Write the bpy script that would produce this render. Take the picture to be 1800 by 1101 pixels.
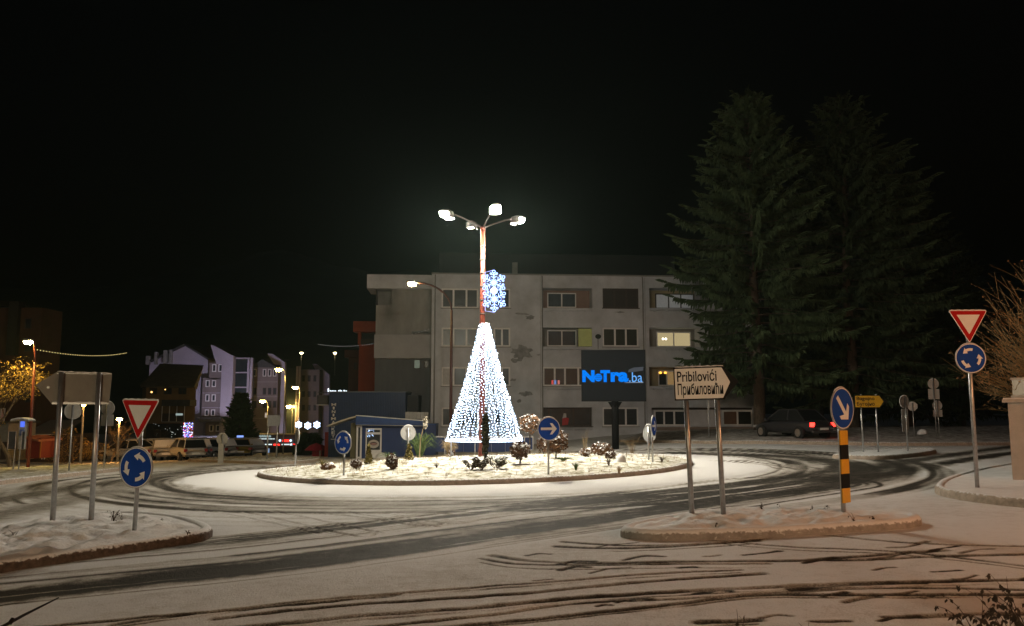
import bpy, bmesh, math, random
import numpy as np
from mathutils import Vector, Matrix

for o in list(bpy.data.objects):
    bpy.data.objects.remove(o)
scene = bpy.context.scene
COL = scene.collection
R = math.radians
PI = math.pi

# ------------------------------------------------------------------ camera
CAM_H = 1.9            # eye height above the road, metres
FPX = 1450.0           # focal length in pixels of the 1800 px wide photograph
PITCH = math.atan(164.5 / FPX)
cam_data = bpy.data.cameras.new('camera')
cam_data.sensor_width = 36.0
cam_data.lens = FPX / 1800.0 * 36.0
cam_data.clip_start = 0.1
cam_data.clip_end = 3000.0
cam = bpy.data.objects.new('camera', cam_data)
COL.objects.link(cam)
cam.location = (0, 0, CAM_H)
cam.rotation_euler = (PI / 2 + PITCH, 0, 0)
scene.camera = cam

# ------------------------------------------------------------------ night sky
world = bpy.data.worlds.new('World')
scene.world = world
world.use_nodes = True
wn = world.node_tree
wn.nodes.clear()
w_out = wn.nodes.new('ShaderNodeOutputWorld')
w_bg = wn.nodes.new('ShaderNodeBackground')
w_sky = wn.nodes.new('ShaderNodeTexSky')
w_sky.sky_type = 'NISHITA'
w_sky.sun_disc = False
w_sky.sun_elevation = R(-4.0)
w_sky.sun_rotation = R(200)
w_bg.inputs['Strength'].default_value = 0.03
wn.links.new(w_sky.outputs[0], w_bg.inputs['Color'])
wn.links.new(w_bg.outputs[0], w_out.inputs['Surface'])
# faint moonlight through the cloud, from behind the camera
moon = bpy.data.lights.new('moonlight', 'SUN')
moon.energy = 0.02
moon.angle = R(20)
moon.color = (0.85, 0.9, 1.0)
moon_o = bpy.data.objects.new('moonlight', moon)
COL.objects.link(moon_o)
moon_o.rotation_euler = (R(48), 0, R(-20))

vs = scene.view_settings
scene.display_settings.display_device = 'sRGB'
vs.view_transform = 'Standard'
vs.look = 'None'
vs.exposure = 0.0
vs.gamma = 1.0
vs.use_curve_mapping = False
cy = scene.cycles
cy.use_denoising = True
cy.sample_clamp_indirect = 4.0
cy.max_bounces = 4
cy.volume_bounces = 0
cy.diffuse_bounces = 2
cy.glossy_bounces = 2
cy.transmission_bounces = 3
cy.transparent_max_bounces = 6
cy.caustics_reflective = False
cy.caustics_refractive = False

# brightness of the real lamps (emission of their glowing bowls)
L_MAST = 2400.0
L_YELLOW = 260.0
L_LED = 13.0

# ------------------------------------------------------------------ noise
def _hash(ix, iy, seed):
    h = (ix.astype(np.int64) * 374761393 + iy.astype(np.int64) * 668265263 + seed * 982451653) & 0xffffffff
    h = ((h ^ (h >> 13)) * 1274126177) & 0xffffffff
    return ((h ^ (h >> 16)) & 0xffff) / 65535.0

def vnoise(x, y, seed=0):
    x = np.asarray(x, float); y = np.asarray(y, float)
    ix = np.floor(x); iy = np.floor(y)
    fx = x - ix; fy = y - iy
    fx = fx * fx * (3 - 2 * fx); fy = fy * fy * (3 - 2 * fy)
    a = _hash(ix, iy, seed); b = _hash(ix + 1, iy, seed)
    c = _hash(ix, iy + 1, seed); d = _hash(ix + 1, iy + 1, seed)
    return (a + (b - a) * fx) + ((c + (d - c) * fx) - (a + (b - a) * fx)) * fy

def fbm(x, y, seed=0, octv=4):
    s = 0; a = 0.5; t = 0
    for k in range(octv):
        c_, s_ = math.cos(0.6 + 1.1 * k), math.sin(0.6 + 1.1 * k)
        s = s + a * vnoise((x * c_ - y * s_) * 2 ** k + 17.3 * k, (x * s_ + y * c_) * 2 ** k - 9.1 * k, seed + k)
        t += a; a *= 0.5
    return s / t

def sstep(a, b, x):
    t = np.clip((np.asarray(x, float) - a) / (b - a), 0, 1)
    return t * t * (3 - 2 * t)

# ------------------------------------------------------------------ terrain: road tilts down to the left and falls away behind the roundabout
ISL = (-1.12, 27.3)    # centre of the roundabout
ISL_R = 6.85
def gz(x, y):
    x = np.asarray(x, float); y = np.asarray(y, float)
    v = np.minimum(y, 175.0) - 25.0
    drop = 0.5 * (v + np.sqrt(v * v + 9.0))
    w = 0.12 + 0.88 * sstep(12, -9, x) 
    return 0.02 * np.clip(x, -30, 12) - 0.04 * drop * w

def mound(x, y):
    r = np.hypot(np.asarray(x) - ISL[0], np.asarray(y) - ISL[1]) / ISL_R
    return np.where(r < 1, 0.15 + 0.22 * (1 - np.clip(r, 0, 1) ** 2), 0.0)

def ray(px, py):
    a = (px - 900.0) / FPX; b = (550.5 - py) / FPX
    c, s = math.cos(PITCH), math.sin(PITCH)
    return Vector((a, c - b * s, s + b * c))

def P(px, py, y):
    """point on the pixel's ray at distance y in front of the camera"""
    d = ray(px, py); t = y / d.y
    return Vector((d.x * t, y, CAM_H + d.z * t))

def G(px, py, extra=None, dz=0.0, ymax=190.0):
    """point where the pixel's ray meets the ground (extra: a raised surface on top)"""
    d = ray(px, py)
    lo, hi = 2.0, None
    t = 2.0
    while t < ymax:
        p = Vector((d.x * t, d.y * t, CAM_H + d.z * t))
        g = float(gz(p.x, p.y)) + dz + (float(extra(p.x, p.y)) if extra else 0)
        if p.z <= g:
            hi = t; break
        lo = t; t *= 1.02
    if hi is None:
        hi = ymax; lo = ymax
    for _ in range(30):
        m = 0.5 * (lo + hi)
        p = Vector((d.x * m, d.y * m, CAM_H + d.z * m))
        g = float(gz(p.x, p.y)) + dz + (float(extra(p.x, p.y)) if extra else 0)
        if p.z <= g: hi = m
        else: lo = m
    return Vector((d.x * hi, d.y * hi, CAM_H + d.z * hi))

# ------------------------------------------------------------------ materials
MATS = {}
def mat(name, col, rough=0.7, metal=0.0, var=0.12, scale=6.0, bump=0.0, bscale=40.0, snow=0.0, emit=None, estr=0.0, spec=0.5, stretch=None, col2=None):
    if name in MATS: return MATS[name]
    m = bpy.data.materials.new(name); m.use_nodes = True
    nt = m.node_tree; nt.nodes.clear()
    out = nt.nodes.new('ShaderNodeOutputMaterial')
    b = nt.nodes.new('ShaderNodeBsdfPrincipled')
    nt.links.new(b.outputs[0], out.inputs[0])
    b.inputs['Roughness'].default_value = rough
    b.inputs['Metallic'].default_value = metal
    b.inputs['Specular IOR Level'].default_value = spec
    tc = nt.nodes.new('ShaderNodeTexCoord')
    vec = tc.outputs['Object']
    if stretch:
        mp = nt.nodes.new('ShaderNodeMapping'); mp.inputs['Scale'].default_value = stretch
        nt.links.new(vec, mp.inputs[0]); vec = mp.outputs[0]
    n = nt.nodes.new('ShaderNodeTexNoise'); n.inputs['Scale'].default_value = scale; n.inputs['Detail'].default_value = 5
    n.inputs['Roughness'].default_value = 0.65
    nt.links.new(vec, n.inputs['Vector'])
    mx = nt.nodes.new('ShaderNodeMix'); mx.data_type = 'RGBA'
    c = Vector(col[:3])
    lo = c * (1 - var); hi = Vector(col2) if col2 else c * (1 + var)
    mx.inputs['A'].default_value = (*lo, 1); mx.inputs['B'].default_value = (*[min(v, 0.95) for v in hi], 1)
    rmp = nt.nodes.new('ShaderNodeMapRange'); rmp.inputs['From Min'].default_value = 0.3; rmp.inputs['From Max'].default_value = 0.7
    nt.links.new(n.outputs['Fac'], rmp.inputs['Value'])
    nt.links.new(rmp.outputs[0], mx.inputs['Factor'])
    colout = mx.outputs['Result']
    if snow > 0:
        g = nt.nodes.new('ShaderNodeNewGeometry'); sx = nt.nodes.new('ShaderNodeSeparateXYZ')
        nt.links.new(g.outputs['Normal'], sx.inputs[0])
        n2 = nt.nodes.new('ShaderNodeTexNoise'); n2.inputs['Scale'].default_value = 21.0
        nt.links.new(tc.outputs['Object'], n2.inputs['Vector'])
        ad = nt.nodes.new('ShaderNodeMath'); ad.operation = 'MULTIPLY_ADD'
        nt.links.new(n2.outputs['Fac'], ad.inputs[0]); ad.inputs[1].default_value = 0.9
        nt.links.new(sx.outputs['Z'], ad.inputs[2])
        mr = nt.nodes.new('ShaderNodeMapRange')
        mr.inputs['From Min'].default_value = 1.55 - snow; mr.inputs['From Max'].default_value = 1.75 - snow
        nt.links.new(ad.outputs[0], mr.inputs['Value'])
        m2 = nt.nodes.new('ShaderNodeMix'); m2.data_type = 'RGBA'
        nt.links.new(mr.outputs[0], m2.inputs['Factor'])
        nt.links.new(colout, m2.inputs['A']); m2.inputs['B'].default_value = (0.8, 0.81, 0.83, 1)
        colout = m2.outputs['Result']
    nt.links.new(colout, b.inputs['Base Color'])
    if bump > 0:
        nb = nt.nodes.new('ShaderNodeTexNoise'); nb.inputs['Scale'].default_value = bscale; nb.inputs['Detail'].default_value = 4
        nt.links.new(vec, nb.inputs['Vector'])
        bp = nt.nodes.new('ShaderNodeBump'); bp.inputs['Strength'].default_value = bump; bp.inputs['Distance'].default_value = 0.02
        nt.links.new(nb.outputs['Fac'], bp.inputs['Height']); nt.links.new(bp.outputs[0], b.inputs['Normal'])
    if emit:
        b.inputs['Emission Color'].default_value = (*emit, 1)
        b.inputs['Emission Strength'].default_value = estr
    MATS[name] = m
    return m

def glow(name, col, strength):
    """a surface that gives off light: lamp bowl, LED, neon, screen"""
    if name in MATS: return MATS[name]
    m = bpy.data.materials.new(name); m.use_nodes = True
    nt = m.node_tree; nt.nodes.clear()
    out = nt.nodes.new('ShaderNodeOutputMaterial'); e = nt.nodes.new('ShaderNodeEmission')
    e.inputs['Color'].default_value = (*col, 1); e.inputs['Strength'].default_value = strength
    nt.links.new(e.outputs[0], out.inputs[0])
    MATS[name] = m
    return m

def glass(name, tint, rough=0.28):
    return mat(name, tint, rough=rough, var=0.35, scale=1.3, spec=0.35)

# ------------------------------------------------------------------ mesh helpers
class MB:
    def __init__(self): self.v = []; self.f = []
    def add(self, vs_, fs_):
        o = len(self.v); self.v.extend([tuple(p) for p in vs_]); self.f.extend([tuple(i + o for i in f) for f in fs_]); return self
    def quad(self, a, b, c, d): return self.add([a, b, c, d], [(0, 1, 2, 3)])
    def box(self, x0, x1, y0, y1, z0, z1):
        return self.add([(x0, y0, z0), (x1, y0, z0), (x1, y1, z0), (x0, y1, z0), (x0, y0, z1), (x1, y0, z1), (x1, y1, z1), (x0, y1, z1)],
                        [(3, 2, 1, 0), (4, 5, 6, 7), (0, 1, 5, 4), (1, 2, 6, 5), (2, 3, 7, 6), (3, 0, 4, 7)])
    def tube(self, pts, rad, n=8, cap=True):
        pts = [Vector(p) for p in pts]
        if not hasattr(rad, '__len__'): rad = [rad] * len(pts)
        o = len(self.v); k = len(pts)
        up = None
        for i, p in enumerate(pts):
            t = (pts[min(i + 1, k - 1)] - pts[max(i - 1, 0)])
            t = t.normalized() if t.length > 1e-9 else Vector((0, 0, 1))
            if up is None:
                up = Vector((1, 0, 0)) if abs(t.x) < 0.9 else Vector((0, 1, 0))
            a = (up - t * up.dot(t)).normalized(); b = t.cross(a); up = a
            for j in range(n):
                w = 2 * PI * j / n
                self.v.append(tuple(p + (a * math.cos(w) + b * math.sin(w)) * rad[i]))
        for i in range(k - 1):
            for j in range(n):
                q = (j + 1) % n
                self.f.append((o + i * n + j, o + i * n + q, o + (i + 1) * n + q, o + (i + 1) * n + j))
        if cap and n > 2:
            self.f.append(tuple(o + j for j in reversed(range(n)))); self.f.append(tuple(o + (k - 1) * n + j for j in range(n)))
        return self
    def lathe(self, prof, n=16, c=(0, 0, 0), axis='z', caps=True):
        o = len(self.v); k = len(prof)
        for r, h in prof:
            for j in range(n):
                w = 2 * PI * j / n
                x, y, z = r * math.cos(w), r * math.sin(w), h
                if axis == 'y': x, y, z = x, -z, y
                self.v.append((c[0] + x, c[1] + y, c[2] + z))
        for i in range(k - 1):
            for j in range(n):
                q = (j + 1) % n
                self.f.append((o + i * n + j, o + i * n + q, o + (i + 1) * n + q, o + (i + 1) * n + j))
        if caps and prof[0][0] > 1e-6: self.f.append(tuple(o + j for j in reversed(range(n))))
        if caps and prof[-1][0] > 1e-6: self.f.append(tuple(o + (k - 1) * n + j for j in range(n)))
        return self
    def prism(self, outline, y0, y1):
        """outline of (x, z) points extruded from y0 (front) to y1"""
        n = len(outline)
        vs_ = [(x, y0, z) for x, z in outline] + [(x, y1, z) for x, z in outline]
        fs_ = [tuple(range(n)), tuple(range(2 * n - 1, n - 1, -1))]
        for i in range(n):
            j = (i + 1) % n
            fs_.append((j, i, i + n, j + n))
        return self.add(vs_, fs_)
    def ball(self, c, r, n=8, m=6, sq=(1, 1, 1)):
        prof = [(math.sin(PI * i / m) * r, -math.cos(PI * i / m) * r) for i in range(m + 1)]
        o = len(self.v)
        self.lathe([(max(a, 1e-5), h) for a, h in prof], n)
        for i in range(o, len(self.v)):
            x, y, z = self.v[i]
            self.v[i] = (c[0] + x * sq[0], c[1] + y * sq[1], c[2] + z * sq[2])
        return self
    def xf(self, M, start=0):
        for i in range(start, len(self.v)):
            self.v[i] = tuple(M @ Vector(self.v[i]))
        return self
    def build(self, name, m, parent=None, smooth=False):
        me = bpy.data.meshes.new(name)
        me.from_pydata(self.v, [], self.f); me.update()
        o = bpy.data.objects.new(name, me); COL.objects.link(o)
        if m is not None: me.materials.append(m)
        if smooth:
            me.polygons.foreach_set('use_smooth', [True] * len(me.polygons))
        if parent is not None: o.parent = parent
        return o

def fast_mesh(name, V, F, m, parent=None, smooth=False):
    """big mesh from numpy arrays (quads or triangles)"""
    V = np.asarray(V, np.float32); F = np.asarray(F, np.int32)
    k = F.shape[1]
    me = bpy.data.meshes.new(name)
    me.vertices.add(len(V)); me.vertices.foreach_set('co', V.ravel())
    me.loops.add(F.size); me.loops.foreach_set('vertex_index', F.ravel())
    me.polygons.add(len(F)); me.polygons.foreach_set('loop_start', np.arange(0, F.size, k, dtype=np.int32))
    if smooth: me.polygons.foreach_set('use_smooth', np.ones(len(F), bool))
    me.update(); me.validate()
    me.materials.append(m)
    o = bpy.data.objects.new(name, me); COL.objects.link(o)
    if parent is not None: o.parent = parent
    return o

def tag(o, label=None, cat=None, group=None, kind=None):
    if label: o['label'] = label
    if cat: o['category'] = cat
    if group: o['group'] = group
    if kind: o['kind'] = kind
    return o

def thing(name, label, cat, loc=(0, 0, 0), rz=0.0, group=None):
    o = bpy.data.objects.new(name, None); COL.objects.link(o)
    o.empty_display_size = 0.2
    o.location = loc; o.rotation_euler = (0, 0, rz)
    return tag(o, label, cat, group)

def copy_tree(o, parent=None):
    c = o.copy(); COL.objects.link(c); c.parent = parent
    for ch in list(o.children): copy_tree(ch, c)
    return c

def text_obj(s, name, m, parent, x0, x1, z0, z1, y, depth=0.003, bold=0.0, flip=False):
    """lettering fitted into the box x0..x1, z0..z1 on a plate facing -y at depth y"""
    cu = bpy.data.curves.new(name, 'FONT'); cu.body = s; cu.size = 1.0; cu.offset = bold
    cu.resolution_u = 3
    t = bpy.data.objects.new(name, cu); COL.objects.link(t)
    dg = bpy.context.evaluated_depsgraph_get(); dg.update()
    me = bpy.data.meshes.new_from_object(t.evaluated_get(dg))
    bpy.data.objects.remove(t)
    n = len(me.vertices)
    co = np.zeros(n * 3); me.vertices.foreach_get('co', co); co = co.reshape(-1, 3)
    mn, mx_ = co.min(0), co.max(0)
    bm = bmesh.new(); bm.from_mesh(me)
    for v in bm.verts:
        u = (v.co.x - mn[0]) / (mx_[0] - mn[0]); w = (v.co.y - mn[1]) / (mx_[1] - mn[1])
        v.co = Vector((x0 + u * (x1 - x0), y, z0 + w * (z1 - z0)))
    ret = bmesh.ops.extrude_face_region(bm, geom=bm.faces[:])
    for e in ret['geom']:
        if isinstance(e, bmesh.types.BMVert): e.co.y -= depth
    bm.to_mesh(me); bm.free()
    me.materials.clear(); me.materials.append(m)
    o = bpy.data.objects.new(name, me); COL.objects.link(o)
    if parent is not None: o.parent = parent
    return o

def wall_grid(mb, u0, u1, z0, z1, openings, map3, depth_default=0.12):
    """a wall face with rectangular openings (u0,u1,z0,z1,depth) cut out and their reveals; map3(u, depth, z) -> point"""
    us = sorted({u0, u1, *[min(max(o[0], u0), u1) for o in openings], *[min(max(o[1], u0), u1) for o in openings]})
    zs = sorted({z0, z1, *[min(max(o[2], z0), z1) for o in openings], *[min(max(o[3], z0), z1) for o in openings]})
    for i in range(len(us) - 1):
        for j in range(len(zs) - 1):
            cu, cz = (us[i] + us[i + 1]) / 2, (zs[j] + zs[j + 1]) / 2
            if any(o[0] < cu < o[1] and o[2] < cz < o[3] for o in openings): continue
            mb.quad(map3(us[i], 0, zs[j]), map3(us[i + 1], 0, zs[j]), map3(us[i + 1], 0, zs[j + 1]), map3(us[i], 0, zs[j + 1]))
    for o in openings:
        a, b, c, d = o[:4]; k = o[4] if len(o) > 4 else depth_default
        mb.quad(map3(a, 0, c), map3(b, 0, c), map3(b, k, c), map3(a, k, c))
        mb.quad(map3(a, 0, d), map3(a, k, d), map3(b, k, d), map3(b, 0, d))
        mb.quad(map3(a, 0, c), map3(a, k, c), map3(a, k, d), map3(a, 0, d))
        mb.quad(map3(b, 0, c), map3(b, 0, d), map3(b, k, d), map3(b, k, c))
        mb.quad(map3(a, k, c), map3(b, k, c), map3(b, k, d), map3(a, k, d))
    return mb

# common materials
M_SNOW = None
m_steel = mat('galvanised_steel', (0.42, 0.42, 0.42), rough=0.35, metal=0.8, var=0.2, scale=12)
m_signback = mat('aluminium_sign_back', (0.38, 0.38, 0.37), rough=0.5, metal=0.3, var=0.14, scale=5)
m_white = mat('white_sheeting', (0.78, 0.78, 0.76), rough=0.45, var=0.04, scale=8)
m_blue = mat('blue_sheeting', (0.012, 0.06, 0.33), rough=0.75, var=0.1, scale=6, spec=0.12)
m_red = mat('red_sheeting', (0.45, 0.012, 0.012), rough=0.75, var=0.1, scale=6, spec=0.12)
m_black = mat('black_paint', (0.012, 0.012, 0.012), rough=0.7, spec=0.15)
m_yellow = mat('yellow_sheeting', (0.72, 0.38, 0.015), rough=0.45, var=0.08)
m_redpole = mat('red_oxide_paint', (0.17, 0.032, 0.016), rough=0.5, var=0.2, scale=3)
m_snowcap = mat('snow_cap', (0.8, 0.81, 0.83), rough=0.8, var=0.06, scale=14, bump=0.5, bscale=30)
m_bark = mat('bark', (0.11, 0.085, 0.065), rough=0.9, var=0.45, scale=7, bump=0.8, bscale=18, stretch=(3, 3, 0.6))
m_lampgrey = mat('lamp_housing', (0.25, 0.25, 0.25), rough=0.5)
g_mast = glow('mast_lamp_bowl', (1.0, 0.905, 0.72), L_MAST)
g_yellow = glow('sodium_lamp_bowl', (1.0, 0.62, 0.16), L_YELLOW)

# ================================================================== THE SETTING
def road_material(name='snowy_road'):
    m = bpy.data.materials.new(name); m.use_nodes = True
    nt = m.node_tree; b = nt.nodes['Principled BSDF']
    at = nt.nodes.new('ShaderNodeAttribute'); at.attribute_name = 'slush_shade'
    tc = nt.nodes.new('ShaderNodeTexCoord')
    n1 = nt.nodes.new('ShaderNodeTexNoise'); n1.inputs['Scale'].default_value = 5.0; n1.inputs['Detail'].default_value = 7; n1.inputs['Roughness'].default_value = 0.7
    n2 = nt.nodes.new('ShaderNodeTexNoise'); n2.inputs['Scale'].default_value = 60.0; n2.inputs['Detail'].default_value = 3
    n3 = nt.nodes.new('ShaderNodeTexNoise'); n3.inputs['Scale'].default_value = 0.7; n3.inputs['Detail'].default_value = 4
    for n in (n1, n2, n3): nt.links.new(tc.outputs['Object'], n.inputs['Vector'])
    a1 = nt.nodes.new('ShaderNodeMath'); a1.operation = 'MULTIPLY_ADD'; a1.inputs[1].default_value = 0.42; nt.links.new(n1.outputs['Fac'], a1.inputs[0]); nt.links.new(at.outputs['Fac'], a1.inputs[2])
    a2 = nt.nodes.new('ShaderNodeMath'); a2.operation = 'MULTIPLY_ADD'; a2.inputs[1].default_value = 0.46; nt.links.new(n2.outputs['Fac'], a2.inputs[0]); nt.links.new(a1.outputs[0], a2.inputs[2])
    a3 = nt.nodes.new('ShaderNodeMath'); a3.operation = 'MULTIPLY_ADD'; a3.inputs[1].default_value = 0.25; nt.links.new(n3.outputs['Fac'], a3.inputs[0]); nt.links.new(a2.outputs[0], a3.inputs[2])
    cr = nt.nodes.new('ShaderNodeValToRGB')
    e = cr.color_ramp.elements
    e[0].position = 0.50; e[0].color = (0.78, 0.78, 0.79, 1)
    e[1].position = 1.45 / 1.6; e[1].color = (0.026, 0.023, 0.019, 1)
    for p_, c_ in ((0.62, (0.55, 0.53, 0.50)), (0.74, (0.27, 0.25, 0.22)), (0.82, (0.09, 0.082, 0.07))):
        q = cr.color_ramp.elements.new(p_); q.color = (*c_, 1)
    dv = nt.nodes.new('ShaderNodeMath'); dv.operation = 'DIVIDE'; dv.inputs[1].default_value = 1.43
    nt.links.new(a3.outputs[0], dv.inputs[0]); nt.links.new(dv.outputs[0], cr.inputs['Fac'])
    nt.links.new(cr.outputs['Color'], b.inputs['Base Color'])
    mr = nt.nodes.new('ShaderNodeMapRange'); mr.inputs['To Min'].default_value = 0.8; mr.inputs['To Max'].default_value = 0.7
    nt.links.new(at.outputs['Fac'], mr.inputs['Value']); nt.links.new(mr.outputs[0], b.inputs['Roughness'])
    b.inputs['Specular IOR Level'].default_value = 0.15
    bp = nt.nodes.new('ShaderNodeBump'); bp.inputs['Strength'].default_value = 0.55; bp.inputs['Distance'].default_value = 0.03
    ad = nt.nodes.new('ShaderNodeMath'); ad.operation = 'ADD'
    n4 = nt.nodes.new('ShaderNodeTexNoise'); n4.inputs['Scale'].default_value = 22.0; n4.inputs['Detail'].default_value = 5
    nt.links.new(tc.outputs['Object'], n4.inputs['Vector'])
    nt.links.new(n4.outputs['Fac'], ad.inputs[0]); nt.links.new(n2.outputs['Fac'], ad.inputs[1])
    nt.links.new(ad.outputs[0], bp.inputs['Height']); nt.links.new(bp.outputs[0], b.inputs['Normal'])
    return m
m_road = road_material()
m_snow = mat('snow_lumpy', (0.76, 0.76, 0.77), rough=0.85, var=0.10, scale=3.0, bump=0.7, bscale=14)

def grass_snow():
    """thin snow over short winter grass: dead blades and soil show through"""
    m = bpy.data.materials.new('snow_over_grass'); m.use_nodes = True
    nt = m.node_tree; b = nt.nodes['Principled BSDF']; tc = nt.nodes.new('ShaderNodeTexCoord')
    n1 = nt.nodes.new('ShaderNodeTexNoise'); n1.inputs['Scale'].default_value = 3.2; n1.inputs['Detail'].default_value = 8; n1.inputs['Roughness'].default_value = 0.72
    nt.links.new(tc.outputs['Object'], n1.inputs['Vector'])
    cr = nt.nodes.new('ShaderNodeValToRGB'); e = cr.color_ramp.elements
    e[0].position = 0.38; e[0].color = (0.13, 0.11, 0.05, 1)
    e[1].position = 0.575; e[1].color = (0.80, 0.80, 0.80, 1)
    q = e.new(0.47); q.color = (0.50, 0.48, 0.38, 1)
    nt.links.new(n1.outputs['Fac'], cr.inputs['Fac']); nt.links.new(cr.outputs['Color'], b.inputs['Base Color'])
    b.inputs['Roughness'].default_value = 0.85; b.inputs['Specular IOR Level'].default_value = 0.2
    n2 = nt.nodes.new('ShaderNodeTexNoise'); n2.inputs['Scale'].default_value = 11; n2.inputs['Detail'].default_value = 6
    nt.links.new(tc.outputs['Object'], n2.inputs['Vector'])
    bp = nt.nodes.new('ShaderNodeBump'); bp.inputs['Strength'].default_value = 0.9; bp.inputs['Distance'].default_value = 0.06
    nt.links.new(n2.outputs['Fac'], bp.inputs['Height']); nt.links.new(bp.outputs[0], b.inputs['Normal'])
    return m
m_snowgrass = grass_snow()
m_kerb = mat('kerb_concrete', (0.36, 0.29, 0.23), rough=0.85, var=0.3, scale=9, bump=0.6, bscale=25, snow=0.35)

m_kerb_dark = mat('dark_kerb_stone', (0.10, 0.072, 0.055), rough=0.9, var=0.5, scale=14, bump=1.0, bscale=30, snow=0.62)
m_kerb_snow = mat('snow_plastered_kerb', (0.30, 0.28, 0.26), rough=0.9, var=0.3, scale=7, bump=0.7, bscale=20, snow=0.8)
# --- the wide ground sheet, to the horizon
xs = np.array([-1500, -400, -150, -80, -50, -30, -22, -15, -9, -6, -3, 0, 3, 6, 9, 12, 20, 40, 100, 400, 1500], float)
ys = np.array([-600, -200, -60, -20, 0, 10, 18, 22, 25, 28, 32, 40, 60, 90, 130, 175, 260, 500, 1500], float)
X, Y = np.meshgrid(xs, ys); Z = gz(X, Y) - 0.16
nc, nr = len(xs), len(ys)
idx = np.arange(nr * nc).reshape(nr, nc)
Fq = np.stack([idx[:-1, :-1], idx[:-1, 1:], idx[1:, 1:], idx[1:, :-1]], -1).reshape(-1, 4)
ground = fast_mesh('ground', np.stack([X, Y, Z], -1).reshape(-1, 3), Fq, mat('snowfield', (0.6, 0.6, 0.6), rough=0.9, var=0.25, scale=0.6, bump=0.5, bscale=3), smooth=True)
tag(ground, kind='structure')

# --- the snowed road around the roundabout, with wheel tracks worn into the snow
def smooth_line(pts, n=10):
    pts = [np.array(p, float) for p in pts]
    out = []
    for i in range(len(pts) - 1):
        p0 = pts[max(i - 1, 0)]; p1 = pts[i]; p2 = pts[i + 1]; p3 = pts[min(i + 2, len(pts) - 1)]
        for k in range(n):
            t = k / n
            out.append(0.5 * ((2 * p1) + (-p0 + p2) * t + (2 * p0 - 5 * p1 + 4 * p2 - p3) * t * t + (-p0 + 3 * p1 - 3 * p2 + p3) * t ** 3))
    out.append(pts[-1])
    return out

def world_line(pix, n=6):
    return np.array([tuple(G(a, b).xy) for a, b in smooth_line(pix, n)])

def seg_dist(x, y, line):
    d = np.full(x.shape, 1e9)
    for i in range(len(line) - 1):
        a, b = line[i], line[i + 1]; ab = b - a; L2 = max(ab @ ab, 1e-9)
        t = np.clip(((x - a[0]) * ab[0] + (y - a[1]) * ab[1]) / L2, 0, 1)
        d = np.minimum(d, (x - a[0] - t * ab[0]) ** 2 + (y - a[1] - t * ab[1]) ** 2)
    return np.sqrt(d)

rows = 1.9 * FPX / np.concatenate([np.arange(34, 180, 1.1), np.arange(180, 425, 0.62), np.arange(425, 900, 5.0)])[::-1]
cols = np.arange(-0.90, 0.90, 0.0020)
TX, TY = np.meshgrid(cols, rows)
GX = TX * TY; GY = TY.copy()
gx, gy = GX.ravel(), GY.ravel()
rr = np.hypot(gx - ISL[0], gy - ISL[1]); th = np.arctan2(gy - ISL[1], gx - ISL[0])
slush_shade = 0.17 + 0.22 * (fbm(gx * 0.35, gy * 0.35, 3) - 0.5)
# worn circulating lane: bands of constant radius, broken by noise that runs along the lane
rw = rr + 0.25 * (fbm(th * 1.6, rr * 0.05, 11, 2) - 0.5)
lane = 0.34 * sstep(9.2, 9.7, rw) * sstep(14.6, 13.0, rw)
def streaks(u, v, seed, fu=(2.6, 5.5, 11.0), fv=0.35):
    o = 0
    for k, f in enumerate(fu): o = o + (0.5, 0.32, 0.18)[k] * vnoise(u * f + 3.7 * k, v * fv * (1 + k), seed + k)
    return o
streak = streaks(rw, th * 10, 21)
lane = lane * (0.15 + 1.7 * streak)
for r0, wd, st in ((9.35, 0.10, 0.35), (10.3, 0.30, 0.40), (11.6, 0.34, 0.40)):
    lane = np.maximum(lane, st * np.exp(-((rw - r0) / wd) ** 2) * (0.75 + 0.5 * streak))
front = sstep(-2.6, -2.2, th) * sstep(-0.75, -1.05, th)          # the hatched snow in front, south side
right = sstep(-1.15, -0.7, th) * sstep(1.0, 0.6, th)
outer = np.zeros_like(rr)
for r0, wd, st in ((12.5, 0.25, 0.28), (13.3, 0.30, 0.36)):
    outer = np.maximum(outer, st * np.exp(-((rw - r0) / wd) ** 2) * (0.7 + 0.6 * streak))
slush_shade = np.maximum(slush_shade, lane * (1 - front * sstep(11.9, 12.3, rw))) + outer * right
# the clean apron of snow round the kerb
apr = sstep(9.15, 8.95, rr + 0.35 * (fbm(th * 3.0, rr * 0.2, 5) - 0.5))
slush_shade = slush_shade * (1 - apr) + 0.02 * apr
hgt = 0.04 * apr
def track(pix, width, strength, soft=0.35, rut=0.0, ridge=0.0, breakup=0.0, seed=1, wob=0.45):
    global slush_shade, hgt
    L = world_line(pix)
    mn = L.min(0) - width * 3 - 0.4; mx_ = L.max(0) + width * 3 + 0.4
    k = np.where((gx > mn[0]) & (gx < mx_[0]) & (gy > mn[1]) & (gy < mx_[1]))[0]
    if not len(k): return
    x, y = gx[k], gy[k]
    d = seg_dist(x, y, L) + width * wob * (fbm(x * 1.7, y * 1.7, seed + 40) - 0.5) + width * wob * 0.45 * (fbm(x * 9, y * 9, seed + 60, 2) - 0.5)
    a = sstep(width * (0.5 + soft), width * max(0.5 - soft, 0.02), d)
    st = strength * (1 - breakup * sstep(0.42, 0.60, fbm(x * 0.9, y * 0.9, seed + 80)))
    slush_shade[k] = np.maximum(slush_shade[k], slush_shade[k] * (1 - a) + st * a)
    if rut:
        a = sstep(width * 0.50, width * 0.05, d)
        rg = np.exp(-((d - width * 0.75) / (width * 0.3)) ** 2)
        hgt[k] += -rut * a * (0.6 + 0.4 * st / strength) + ridge * rg * (0.4 + 1.2 * fbm(x * 7, y * 7, seed + 7))
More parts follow.
